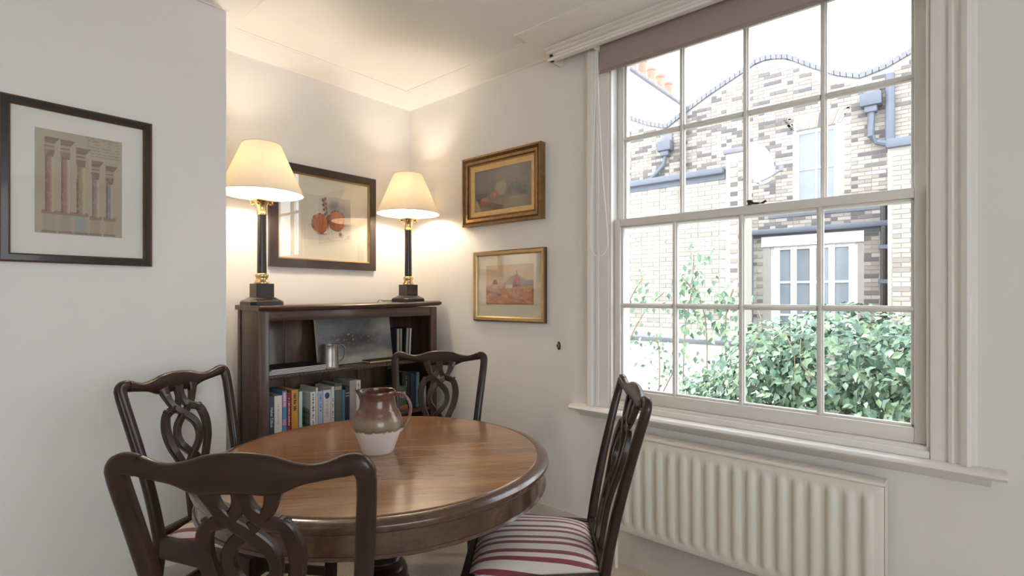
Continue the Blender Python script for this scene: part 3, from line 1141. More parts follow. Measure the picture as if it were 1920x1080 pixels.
def zt(u, v, y=YS):
    return at_y(u, v, y)[2]


row = [
    (504.5, 513.5, 743, 'slate', 'dark slate book with white spine lettering, first on the lower shelf', None, 0, 'Helen Dillon', (), 0.0),
    (514, 528.8, 742, 'cream', 'thick cream book beside the dark slate one', ('stone', 0.78, 0.3, 0.008), 1, None, (), 0.0),
    (529.2, 537.3, 733, 'sky', 'blue and pink patterned book between cream and red spines', ('white', 0.95, 0.66, 0.011), 2, None, ((0.62, 0.97, 'pink'), (0.2, 0.34, 'pink')), 0.0),
    (537.7, 545.3, 736, 'red', 'narrow dark red book with white lettering', ('white', 0.86, 0.2, 0.006), 3, None, (), 0.0),
    (546.2, 559, 731, 'orange', 'orange yellow book with black lettering', ('ink', 0.95, 0.5, 0.016), 4, None, (), 0.0),
    (560.2, 566.8, 734, 'mint', 'thin pale mint book right of the orange one', None, 5, None, (), 0.0),
    (582, 591.4, 735, 'white', 'white book standing proud, its landscape cover showing', ('ink', 0.95, 0.1, 0.010), 6, None, (), -0.03),
    (592, 596, 727, 'cream', 'thin cream book behind the proud white one', None, 7, None, (), 0.0),
    (596.3, 605, 733, 'paleblue', 'pale blue book with blue lettering', ('blue', 0.9, 0.45, 0.009), 8, None, (), 0.0),
    (605.6, 620.4, 731, 'rose', 'pale pink book with a small blue portrait on its spine', ('stone', 0.7, 0.2, 0.010), 9, None, (), 0.0),
    (620.8, 626.8, 725, 'white', 'slim white book with small black lettering next to the portrait spine', ('ink', 0.7, 0.15, 0.006), 10, None, (), 0.0),
    (627.4, 640.8, 719, 'sage', 'large grey green book with a pale title block', None, 11, None, ((0.84, 0.93, 'stone'),), 0.0),
    (641.2, 647, 731, 'teal', 'slim teal book beside the grey green one', None, 12, None, (), 0.0),
    (647.4, 655, 725, 'navy', 'dark navy book with two pale spine marks', None, 13, None, ((0.80, 0.83, 'stone'), (0.72, 0.75, 'stone')), 0.0),
    (655.4, 667.6, 713, 'stone', 'tall stone grey book behind the jug', None, 14, None, (), 0.0),
    (668, 676, 713, 'white', 'tall white book at the right end of the row', ('ink', 0.95, 0.75, 0.007), 15, None, (), 0.0),
]
prev = 0.0
for u0, u1, v, c, lab, let, sd, body, bands, tl in row:
    yf = YS - (0.022 if sd == 6 else 0.0)
    x0, x1 = bx(u0, yf), bx(u1, yf)
    h = zt((u0 + u1) / 2, v, yf) - SH2
    b = book(x0 + 0.0004, x1 - 0.0004, yf, SH2, h, 0.165, c, lab, let, sd, 0.0, body, bands)
    if sd == 9:
        m = MB()
        m.lathe([(0.0, 0.0), (0.0135, 0.0), (0.0135, 0.0006), (0, 0.0006)], 18)
        m.v = [(x, -0.0022 - z, h * 0.84 + y * 1.25) for x, y, z in m.v]
        m.build('portrait_print', BM['blue'], b)
    if sd == 6:   # landscape picture on the visible left cover
        m = MB()
        G = 26
        vs = [(-(x1 - x0) / 2 - 0.0003, 0.004 + 0.09 * i / G, h * (0.03 + 0.94 * j / G)) for j in range(G + 1) for i in range(G + 1)]
        fs = [(j * (G + 1) + i, j * (G + 1) + i + 1, (j + 1) * (G + 1) + i + 1, (j + 1) * (G + 1) + i) for j in range(G) for i in range(G)]
        me = MB().add(vs, fs).mesh('cover_print', 0)
        at = me.color_attributes.new('Col', 'FLOAT_COLOR', 'POINT')
        for k, vtx in enumerate(me.vertices):
            t = vtx.co.z / h
            c3 = (206, 204, 208) if t > 0.55 else ((168, 160, 140) if (math.sin(vtx.co.y * 300) + math.sin(t * 40)) > 0.2 else (84, 96, 84))
            at.data[k].color = (*lin(c3), 1)
        link('cover_print', me, M['art'], b)

# right hand group of the lower shelf
book(bx(756), bx(771), 2.545, SH2, zt(765, 697, 2.545) - SH2, 0.15, 'black', 'tall black book leaning on the right of the lower shelf', ('stone', 0.9, 0.6, 0.006), 21)
book(bx(771.6), bx(780), 2.545, SH2, zt(775, 699, 2.545) - SH2, 0.15, 'navy', 'dark blue book beside the tall black one', None, 22)
book(bx(780.6), bx(786), 2.535, SH2, zt(783, 698, 2.535) - SH2, 0.16, 'teal', 'slim blue grey book at the right, seen beside the chair splat', None, 23)
book(bx(793), bx(799.5), 2.54, SH2, zt(796, 724, 2.54) - SH2, 0.16, 'cream', 'small cream book glimpsed through the corner chair splat', None, 24)
bxs = tag(empty('picture_box', (bx(752, 2.515), 2.515, SH2)), 'green box with small pictures on its front, lower shelf right', 'box')
bw2 = (bx(755.5, 2.515) - bx(735, 2.515)) / 2
m = MB()
m.box(-bw2, bw2, 0.0, 0.12, 0.032, zt(760, 724, 2.515) - SH2, 0.002)
m.build('carton', BM['green'], bxs)
zz = zt(760, 724, 2.515) - SH2
for i in range(2):
    for j in range(3):
        m = MB()
        m.box(-bw2 + 0.006 + i * bw2 * 0.95, -bw2 + i * bw2 * 0.95 + bw2 * 0.88, -0.0008, 0.0002, 0.06 + j * (zz - 0.09) / 3, 0.06 + (j + 0.86) * (zz - 0.09) / 3)
        m.build('photo_print', BM[('stone', 'cream', 'rust', 'sage', 'paleblue', 'stone')[i * 3 + j]], bxs)
m = MB()
m.box(-bw2 - 0.01, bw2 + 0.01, 0, 0.15, 0, 0.031, 0.002)
rb = tag(m.build('book', BM['rust'], None), 'rust brown book lying flat beneath the green box', 'book', 'books on the shelves of the bookcase')
rb.location = (bx(752, 2.515), 2.512, SH2)

# upper shelf: magazines, tankard, canvas, upright cases, flat book, trinket
mx0 = 1.122
mag_lab = ['bottom magazine of the flat stack on the upper shelf', 'second magazine from the bottom of the flat stack', 'third magazine from the bottom of the flat stack', 'dark covered magazine on top of the flat stack']
for i in range(4):
    g = tag(empty('magazine', (mx0 + (0.004, 0.0, 0.006, 0.016)[i], 2.507, SH1 + 0.0068 * i)), mag_lab[i], 'magazine', 'flat stack of magazines')
    L = (0.355, 0.352, 0.345, 0.285)[i]
    m = MB()
    m.box(0, L, 0, 0.2, 0.0014, 0.0048)
    m.build('pages', BM['white'], g)
    m = MB()
    m.box(-0.0005, L + 0.0005, 0.0006, 0.2005, 0.0048, 0.0066)
    m.box(-0.0005, L + 0.0005, 0.0006, 0.2005, 0.0002, 0.0014)
    m.build('cover', BM['black' if i == 3 else 'ink'], g)
tx, ty, _ = at_y(619, 687, 2.53)
tk = tag(empty('tankard', (tx, 2.535, SH1)), 'pewter tankard on the upper shelf in front of a canvas', 'tankard')
m = MB()
m.lathe([(0.0, 0.0), (0.049, 0.0), (0.050, 0.004), (0.047, 0.008), (0.0455, 0.014), (0.0445, 0.05), (0.0425, 0.100), (0.042, 0.122), (0.044, 0.125), (0.0435, 0.128), (0.040, 0.127), (0.040, 0.02), (0, 0.012)], 36)
m.build('body', M['pewter'], tk, 50)
m = MB()
pts = smooth_pts([(0.041, -0.006, 0.117), (0.062, -0.01, 0.123), (0.079, -0.013, 0.108), (0.082, -0.014, 0.08), (0.074, -0.012, 0.05), (0.056, -0.009, 0.034), (0.044, -0.006, 0.036)], 4)
m.sweep(pts, 0.0032, 0.006, hint=(0.15, 1, 0), n=8)
m.build('handle', M['pewter'], tk, 60)


def painted(name, origin, du, dv, w, h, fn, mat, parent, nu=90, nv=90):
    """grid print: origin = lower left corner; fn(U, V) -> (..., 3) sRGB 0..255"""
    U, V = np.meshgrid(np.linspace(0, 1, nu + 1), np.linspace(0, 1, nv + 1))
    P = np.array(origin)[None, None] + U[..., None] * np.array(du) * w + V[..., None] * np.array(dv) * h
    rgb = np.clip(fn(U, V), 0, 255) / 255.0
    l = np.where(rgb <= 0.04045, rgb / 12.92, ((rgb + 0.055) / 1.055) ** 2.4)
    me = bpy.data.meshes.new(name)
    idx = np.arange((nu + 1) * (nv + 1)).reshape(nv + 1, nu + 1)
    f = np.stack([idx[:-1, :-1], idx[:-1, 1:], idx[1:, 1:], idx[1:, :-1]], -1).reshape(-1, 4)
    me.from_pydata(P.reshape(-1, 3).tolist(), [], f.tolist())
    at = me.color_attributes.new('Col', 'FLOAT_COLOR', 'POINT')
    data = np.concatenate([l.reshape(-1, 3), np.ones(((nu + 1) * (nv + 1), 1))], 1).astype(np.float32)
    at.data.foreach_set('color', data.ravel())
    return link(name, me, mat, parent)


def fbm(U, V, sc, seed, oct_=4):
    r = np.random.default_rng(seed)
    out = np.zeros_like(U)
    amp, tot = 1.0, 0.0
    for o_ in range(oct_):
        n = int(sc * 2 ** o_) + 2
        g = r.random((n + 1, n + 1))
        x, y = U * (n - 1), V * (n - 1)
        xi, yi = np.clip(x.astype(int), 0, n - 1), np.clip(y.astype(int), 0, n - 1)
        fx, fy = x - xi, y - yi
        fx, fy = fx * fx * (3 - 2 * fx), fy * fy * (3 - 2 * fy)
        out += amp * ((g[yi, xi] * (1 - fx) + g[yi, xi + 1] * fx) * (1 - fy) + (g[yi + 1, xi] * (1 - fx) + g[yi + 1, xi + 1] * fx) * fy)
        tot += amp
        amp *= 0.55
    return out / tot


def lay(img, mask, rgb):
    mk = np.clip(mask, 0, 1)[..., None]
    return img * (1 - mk) + np.array(rgb, float) * mk


def blob(U, V, cx, cy, rx, ry, soft=0.25):
    return np.clip((1 - np.sqrt(((U - cx) / rx) ** 2 + ((V - cy) / ry) ** 2)) / soft, 0, 1)


def art_canvas(U, V):
    n = fbm(U, V, 4, 3)
    n2 = fbm(U, V, 9, 4)
    g = 112 + 60 * (n - 0.5)
    img = np.stack([g, g, g + 4], -1)
    img = lay(img, np.clip((0.35 - V) / 0.2 + n - 0.6, 0, 1) * 0.9, (176, 172, 156))
    img = lay(img, np.clip((U - 0.68) / 0.2, 0, 1) * np.clip((V - 0.45) / 0.3, 0, 1) * 0.85, (176, 168, 154))
    img = lay(img, np.clip((0.3 - U) / 0.25, 0, 1) * np.clip((V - 0.6) / 0.2, 0, 1) * 0.5, (150, 148, 144))
    img = lay(img, blob(U, V, 0.5, 0.52, 0.34, 0.22, 0.6) * 0.75, (58, 50, 52))
    r = np.random.default_rng(5)
    for _ in range(46):
        cx, cy = r.normal(0.46, 0.19), r.normal(0.55, 0.09)
        s = r.uniform(0.007, 0.018)
        c = [(176, 96, 98), (196, 168, 164), (118, 66, 72), (140, 130, 132)][r.integers(4)]
        img = lay(img, blob(U, V, cx, cy, s, s * 1.5, 0.7) * 0.8, c)
    return img + (n2[..., None] - 0.5) * 30


cvx0 = at_y(598, 600, 2.60)[0]
cvx1 = at_y(737, 600, 2.60)[0]
cvh = 0.262
cv = tag(empty('canvas_painting', (cvx0, 2.60, SH1 + 0.0032)), 'unframed dark floral canvas leaning at the back of the upper shelf', 'painting')
tl = math.radians(-9)
cv.rotation_euler = (tl, 0, 0)
m = MB()
m.box(0, cvx1 - cvx0, 0.0012, 0.018, 0, cvh)
m.build('stretcher_block', M['mat_cream'], cv)
painted('painted_face', (0, 0, 0), (1, 0, 0), (0, 0, 1), cvx1 - cvx0, cvh, art_canvas, M['canvas'], cv, 110, 70)
for k, (ua, ub, lab, t_) in enumerate(((743, 755, 'grey spined case upright beside the canvas painting', 0.0), (759, 771, 'pale spined case tilted right of the grey case', 0.05))):
    x0 = at_y(ua, 640, 2.60)[0]
    x1 = at_y(ub, 640, 2.60)[0]
    c = tag(empty('upright_case', ((x0 + x1) / 2, 2.60, SH1 + 0.002)), lab, 'case', 'upright cases on the upper shelf')
    c.rotation_euler = (0, t_, 0)
    hw = (x1 - x0) / 2
    m = MB()
    m.box(-hw, hw, 0, 0.1, 0, 0.185, 0.002)
    m.build('case_body', BM['ink'], c)
    for a, b, cc in ((-0.75, -0.1, 'stone'), (0.25, 0.7, 'cream' if k else 'stone')):
        m = MB()
        m.box(a * hw, b * hw, -0.0008, 0.0004, 0.006, 0.18)
        m.build('spine_strip', BM[cc], c)
fx0 = at_y(692, 676, 2.53)[0]
fl = tag(empty('book', (fx0, 2.52, SH1)), 'thin tan book lying flat in front of the canvas', 'book', 'books on the shelves of the bookcase')
m = MB()
m.box(0.0, 0.19, 0, 0.11, 0, 0.003)
m.box(0.0, 0.19, 0, 0.11, 0.013, 0.016)
m.build('cover', BM['ink'], fl)
m = MB()
m.box(0.003, 0.187, 0.002, 0.108, 0.003, 0.013)
m.build('page_block', BM['gold'], fl)
gx = at_y(757, 676, 2.545)[0]
tr = tag(empty('trinket_dish', (gx, 2.55, SH1)), 'small gilt dish near the right end of the upper shelf', 'dish')
m = MB()
m.lathe([(0.0, 0.0), (0.022, 0.0), (0.024, 0.004), (0.040, 0.016), (0.042, 0.019), (0.039, 0.019), (0.022, 0.007), (0, 0.006)], 24)
m.build('bowl', M['gilt_light'], tr)
m = MB()
for k in range(6):
    a = k * 1.05
    m.lathe([(0.0, 0.0), (0.006, 0.002), (0.008, 0.007), (0.006, 0.012), (0.0, 0.014)], 10, 0.014 * math.cos(a), 0.014 * math.sin(a), 0.007)
m.build('beads', M['gold'], tr)

# ------------------------------------------------------------------ table lamps
def make_lamp():
    root = empty('table_lamp')
    Z = 0.0

    def octo(h, c):
        return [(h, -h + c), (h, h - c), (h - c, h), (-h + c, h), (-h, h - c), (-h, -h + c), (-h + c, -h), (h - c, -h)]

    m = MB()
    m.prism(octo(0.079, 0.02), 0.0, 0.016)
    n = 8
    for (h0, c0, z0, h1, c1, z1) in ((0.079, 0.02, 0.016, 0.074, 0.018, 0.022), (0.074, 0.018, 0.022, 0.058, 0.012, 0.030), (0.058, 0.012, 0.030, 0.050, 0.008, 0.036), (0.050, 0.008, 0.036, 0.044, 0.004, 0.038)):
        a, b = octo(h0, c0), octo(h1, c1)
        m.add([(x, y, z0) for x, y in a] + [(x, y, z1) for x, y in b], [(i, (i + 1) % n, n + (i + 1) % n, n + i) for i in range(n)])
    m.prism(octo(0.042, 0.003), 0.034, 0.104)
    m.build('base', M['black'], root, 30)
    m = MB()
    m.lathe([(0.0, 0.104), (0.033, 0.104), (0.034, 0.110), (0.029, 0.118), (0.026, 0.124), (0.027, 0.134), (0.031, 0.141), (0.029, 0.150), (0.022, 0.156), (0.0, 0.156)], 28)
    m.build('collar', M['brass'], root, 50)
    m = MB()
    m.lathe([(0.0, 0.156), (0.0215, 0.156), (0.0205, 0.440), (0.0, 0.440)], 28)
    m.build('column', M['black'], root)
    m = MB()
    m.lathe([(0.0, 0.438), (0.023, 0.438), (0.0235, 0.446), (0.021, 0.450), (0.022, 0.470), (0.027, 0.490), (0.036, 0.502), (0.0, 0.504)], 28)
    m.box(-0.043, 0.043, -0.043, 0.043, 0.502, 0.511, 0.003)
    for sx in (-1, 1):
        for sy in (-1, 1):
            m.tube([(sx * (0.030 + 0.006 * math.cos(a)), sy * (0.030 + 0.006 * math.cos(a)), 0.494 + 0.007 * math.sin(a)) for a in np.linspace(-2.6, 2.6, 10)], 0.004, 6)
    m.build('capital', M['brass'], root, 40)
    m = MB()
    m.lathe([(0.0, 0.511), (0.0125, 0.511), (0.0125, 0.606), (0.0, 0.606)], 18)
    m.build('candle_tube', M['mat_cream'], root)
    m = MB()
    m.lathe([(0.0, 0.605), (0.012, 0.607), (0.015, 0.622), (0.029, 0.655), (0.030, 0.670), (0.022, 0.692), (0.0, 0.700)], 18)
    bulb, nt, b, out = new_mat('lit_bulb')
    b.inputs['Base Color'].default_value = (1, 0.9, 0.75, 1)
    b.inputs['Emission Color'].default_value = (1.0, 0.86, 0.69, 1)
    b.inputs['Emission Strength'].default_value = LAMP_E
    m.build('bulb', bulb, root, 60)
    m = MB()   # shade, a thin walled cone open at both ends
    n = 56
    r0, r1, z0, z1, th = 0.190, 0.086, 0.540, 0.782, 0.0012
    m.lathe([(r0, z0), (r1, z1), (r1 - th, z1), (r0 - th, z0), (r0, z0)], n)
    m.f = [f for f in m.f if len(f) == 4]
    m.build('shade', M['shade'], root, 50)
    for r, z in ((r0, z0), (r1, z1)):
        m = MB()
        m.tube([(r * math.cos(a), r * math.sin(a), z) for a in np.linspace(0, 2 * math.pi, 49)], 0.0022, 6)
        m.build('shade_trim', M['mat_cream'], root)
    m = MB()
    for a in (0.3, 0.3 + 2.094, 0.3 + 4.188):
        m.tube([(0.012 * math.cos(a), 0.012 * math.sin(a), 0.578), (0.05 * math.cos(a), 0.05 * math.sin(a), 0.66), (r1 * math.cos(a), r1 * math.sin(a), z1 - 0.002)], 0.0013, 5)
    m.build('shade_carrier', M['brass'], root)
    return root


LAMP_E = 165.0
lamp0 = make_lamp()
lamp1 = copy_tree(lamp0)
for o, (u, yy), lab in ((lamp0, (491, 2.575), 'black column table lamp with cream shade, beside the chimney breast'), (lamp1, (765.5, 2.575), 'black column table lamp with cream shade, in the room corner')):
    x = at_y(u, 560, yy)[0]
    o.location = (x, yy, top_z(x) + 0.0225)
    tag(o, lab, 'lamp', 'pair of lit lamps on the bookcase')
m = MB()
lx = lamp1.location.x
m.tube(smooth_pts([(lx - 0.07, 2.63, top_z(lx) + 0.028), (lx - 0.11, 2.62, top_z(lx) + 0.028), (lx - 0.125, 2.66, top_z(lx) + 0.027), (lx - 0.10, 2.74, top_z(lx) + 0.026), (lx - 0.10, 2.765, 1.15), (lx - 0.10, 2.78, 0.5)], 4), 0.0028, 6)
m.v = [(a - lamp1.location.x, b - lamp1.location.y, c - lamp1.location.z) for a, b, c in m.v]
m.build('power_cord', M['frame_black'], lamp1)

# ------------------------------------------------------------------ pictures
def frame_on(root, axis, w, h, prof_bands):
    """frame in local (s along wall, n out of wall, z); bands = [(inner offset, outer offset, depth, material, name)]"""
    for a, b, d0, d1, mt, nm in prof_bands:
        m = MB()
        # four mitred rails: outer rect at offset a from the edge, inner rect at offset b, heights d0 (outer) d1 (inner)
        o = [(a, a), (w - a, a), (w - a, h - a), (a, h - a)]
        i = [(b, b), (w - b, b), (w - b, h - b), (b, h - b)]
        vs = [(s, 0.0, z) for s, z in o] + [(s, d0, z) for s, z in o] + [(s, d1, z) for s, z in i] + [(s, 0.0, z) for s, z in i]
        fs = []
        for k in range(4):
            k2 = (k + 1) % 4
            fs += [(k, k2, 4 + k2, 4 + k), (4 + k, 4 + k2, 8 + k2, 8 + k), (8 + k, 8 + k2, 12 + k2, 12 + k)]
        m.add(vs, fs)
        m.v = [axis(s, d, z) for s, d, z in m.v]
        m.build(nm, M[mt], root, 20)


def picture(name, label, origin, sdir, ndir, w, h, bands, mount, mount_d, art, art_rect, fn, tilt=0.0, glass=True, nu=90, nv=110, lines=None):
    root = tag(empty(name, origin), label, 'picture')
    root.rotation_euler = tilt if isinstance(tilt, tuple) else (0, 0, 0)

    def ax(s, d, z):
        return (sdir[0] * s + ndir[0] * d, sdir[1] * s + ndir[1] * d, z)

    frame_on(root, ax, w, h, bands)
    inn = bands[-1][1]
    m = MB()
    vs = [ax(s, d, z) for d in (0.002, mount_d) for s, z in ((inn, inn), (w - inn, inn), (w - inn, h - inn), (inn, h - inn))]
    m.add(vs, [(0, 1, 2, 3), (4, 5, 6, 7), (0, 1, 5, 4), (1, 2, 6, 5), (2, 3, 7, 6), (3, 0, 4, 7)])
    m.build('mount', M[mount], root, 0)
    s0, z0, s1, z1 = art_rect
    o = ax(s0, mount_d + 0.0006, z0)
    painted(art, o, (sdir[0], sdir[1], 0), (0, 0, 1), s1 - s0, z1 - z0, fn, M['art'], root, nu, nv)
    if lines:
        m = MB()
        for k, e in enumerate(lines):
            a0, b0, a1, b1 = s0 - e, z0 - e, s1 + e, z1 + e
            t = 0.0012
            for p, q, r, s in ((a0, b0, a1, b0 + t), (a0, b1 - t, a1, b1), (a0, b0, a0 + t, b1), (a1 - t, b0, a1, b1)):
                vs = [ax(p, mount_d + 0.0005, q), ax(r, mount_d + 0.0005, q), ax(r, mount_d + 0.0005, s), ax(p, mount_d + 0.0005, s)]
                m.add(vs, [(0, 1, 2, 3)])
        m.build('wash_lines', M['mat_white'], root, 0)
    if glass:
        m = MB()
        vs = [ax(s, d, z) for d in (mount_d + 0.003, mount_d + 0.005) for s, z in ((inn - 0.002, inn - 0.002), (w - inn + 0.002, inn - 0.002), (w - inn + 0.002, h - inn + 0.002), (inn - 0.002, h - inn + 0.002))]
        m.add(vs, [(0, 1, 2, 3), (4, 5, 6, 7), (0, 1, 5, 4), (1, 2, 6, 5), (2, 3, 7, 6), (3, 0, 4, 7)])
        m.build('glazing', M['picglass'], root, 0)
    return root


def art_columns(U, V):
    n = fbm(U, V, 5, 11)
    img = np.stack([186 + 24 * (n - 0.5), 174 + 22 * (n - 0.5), 154 + 20 * (n - 0.5)], -1)
    n2 = fbm(U, V, 26, 12, 3)
    cols = [(0.155, 0.93, 0.055), (0.33, 0.925, 0.055), (0.505, 0.87, 0.055), (0.675, 0.765, 0.048), (0.845, 0.735, 0.048)]
    tint = [(150, 104, 96), (152, 108, 100), (148, 130, 96), (146, 124, 126), (130, 134, 142)]
    basec = [(160, 164, 138), (164, 158, 140), (150, 166, 172), (176, 150, 126), (182, 152, 124)]
    for (cx, tp, hw), tc, bcl in zip(cols, tint, basec):
        lo = 0.21 - 0.02 * (cx > 0.6)
        # pedestal
        img = lay(img, ((np.abs(U - cx) < hw * 1.15) & (V > 0.02) & (V < lo - 0.02)) * 0.75, bcl)
        img = lay(img, ((np.abs(U - cx) < hw * 1.5) & (V > 0.01) & (V < 0.03)) * 0.7, (120, 96, 86))
        img = lay(img, ((np.abs(U - cx) < hw * 1.55) & (V > lo - 0.025) & (V < lo + 0.012)) * 0.8, (140, 110, 92))
        sh = tp - 0.19
        # shaft with marble veining and a shaded left flank
        inside = (np.abs(U - cx) < hw * (0.86 - 0.12 * (V - lo))) & (V > lo) & (V < sh)
        img = lay(img, inside * 0.85, tc)
        img = lay(img, inside * np.clip((U - cx) / hw, 0, 1) * 1.2, (214, 196, 166))
        img = lay(img, inside * np.clip((cx - U) / hw - 0.35, 0, 1) * 1.6, (78, 56, 54))
        vein = np.abs(np.sin((V * 26 + (U - cx) * 30 + 3 * n2 * 2))) < 0.22
        img = lay(img, inside * vein * 0.35, (226, 210, 188))
        # capital
        cap = (np.abs(U - cx) < hw * (0.85 + 3.2 * np.clip(V - sh, 0, 0.09))) & (V >= sh) & (V < sh + 0.07)
        img = lay(img, cap * 0.85, (120, 88, 80))
        img = lay(img, cap * (n2 > 0.52) * 0.5, (176, 150, 128))
        # entablature: frieze then projecting cornice
        img = lay(img, ((np.abs(U - cx) < hw * 0.95) & (V >= sh + 0.07) & (V < sh + 0.13)) * 0.8, (170, 150, 138))
        img = lay(img, ((np.abs(U - cx) < hw * 1.0) & (V >= sh + 0.095) & (V < sh + 0.105)) * 0.8, (104, 80, 74))
        k = np.clip((V - sh - 0.13) / 0.06, 0, 1)
        corn_ = (U > cx - hw * 0.95) & (U < cx + hw * (1.0 + 1.1 * k)) & (V >= sh + 0.13) & (V < tp)
        img = lay(img, corn_ * 0.85, (108, 82, 76))
        img = lay(img, corn_ * ((V * 90) % 1 < 0.35) * 0.5, (168, 140, 126))
    # handwriting lines, top right
    img = 0.80 * img + 0.20 * np.array((176, 164, 148)) - 6
    wr_ = (U > 0.56) & (U < 0.97) & (V > 0.80) & (V < 0.985)
    rows_ = np.abs(((V * 34 + 0.15 * np.sin(U * 90)) % 1) - 0.5) < 0.14
    img = lay(img, (wr_ & rows_ & (n2 > 0.42) & (U > 0.62 - 0.3 * (V - 0.8))) * 0.5, (112, 96, 78))
    return img


def art_onions(U, V):
    n = fbm(U, V, 4, 21)
    n2 = fbm(U, V, 16, 22, 3)
    img = np.stack([214 - 0 * n, 206 - 0 * n, 192 + 0 * n], -1)
    img = lay(img, np.clip(blob(U, V, 0.78, 0.66, 0.34, 0.42, 0.7) * (0.5 + n), 0, 1) * 0.75, (138, 134, 134))
    img = lay(img, blob(U, V, 0.62, 0.78, 0.2, 0.2, 0.8) * 0.6, (126, 122, 124))
    for cx, cy, rx, ry in ((0.36, 0.38, 0.165, 0.225), (0.70, 0.47, 0.185, 0.235)):
        rr = 1 + 0.10 * (n - 0.5) + 0.06 * (n2 - 0.5)
        bl_ = blob(U, V, cx, cy, rx * rr, ry * rr, 0.12)
        img = lay(img, bl_ * 0.95, (176, 98, 66))
        img = lay(img, bl_ * np.clip(0.5 + 2.2 * (V - cy) / ry * 0.4 + 1.6 * (n - 0.5), 0, 1) * 0.8, (206, 138, 98))
        img = lay(img, bl_ * np.clip(-(U - cx) / rx - 0.2 + (n2 - 0.5), 0, 1), (128, 58, 42))
        st = np.abs(np.sin((U - cx) / rx * 5.5 * (1 + 0.5 * ((V - cy) / ry) ** 2) + n * 3)) < 0.2
        img = lay(img, bl_ * st * 0.4, (118, 50, 38))
        ring = np.abs(np.sqrt(((U - cx) / rx) ** 2 + ((V - cy) / ry) ** 2) / rr - 0.97) < 0.035
        img = lay(img, ring * (n2 > 0.42) * 0.8, (84, 52, 46))
    for k in range(13):
        t = k / 12
        img = lay(img, blob(U, V, 0.50 - 0.06 * t + 0.03 * math.sin(k * 2.2), 0.52 + 0.42 * t, 0.035, 0.05, 0.8) * 0.8, ((96, 62, 58), (150, 96, 80), (70, 56, 56))[k % 3])
    img = lay(img, blob(U, V, 0.525, 0.42, 0.025, 0.22, 0.8) * 0.85, (74, 52, 48))
    img = lay(img, blob(U, V, 0.78, 0.17, 0.05, 0.07, 0.9) * 0.9, (70, 58, 54))
    img = lay(img, blob(U, V, 0.40, 0.15, 0.14, 0.03, 0.9) * 0.7, (90, 70, 64))
    img = lay(img, blob(U, V, 0.20, 0.34, 0.10, 0.02, 0.9) * 0.5, (160, 110, 90))
    img = lay(img, ((n2 > 0.66) & (V < 0.4) & (U > 0.45)) * 0.35, (150, 140, 128))
    return img


def art_still(U, V):
    n = fbm(U, V, 4, 31)
    g = 108 + 36 * (n - 0.5) + 18 * (U - 0.5)
    img = np.stack([g + 4, g - 4, g - 18], -1)
    img = lay(img, np.clip((0.30 - V) / 0.08, 0, 1) * 0.8, (138, 120, 96))
    img = lay(img, ((U < 0.22) & (V > 0.30) & (V < 0.44)) * 0.7, (58, 50, 44))
    img = lay(img, blob(U, V, 0.47, 0.52, 0.12, 0.21, 0.3) * 0.75, (170, 162, 126))
    img = lay(img, blob(U, V, 0.47, 0.74, 0.075, 0.07, 0.4) * 0.6, (128, 116, 92))
    img = lay(img, blob(U, V, 0.35, 0.36, 0.095, 0.13, 0.3), (158, 98, 76))
    img = lay(img, blob(U, V, 0.18, 0.25, 0.09, 0.11, 0.3), (164, 112, 88))
    img = lay(img, blob(U, V, 0.36, 0.38, 0.03, 0.05, 0.9) * 0.8, (206, 150, 132))
    r = np.random.default_rng(33)
    for _ in range(34):
        cx, cy = r.normal(0.73, 0.085), r.normal(0.43, 0.085)
        img = lay(img, blob(U, V, cx, cy, 0.034, 0.045, 0.35) * 0.8, (70, 74, 72))
        img = lay(img, blob(U, V, cx + 0.008, cy + 0.012, 0.012, 0.015, 0.8) * 0.7, (146, 150, 146))
    img = lay(img, blob(U, V, 0.75, 0.24, 0.2, 0.04, 0.8) * 0.5, (168, 160, 136))
    return img


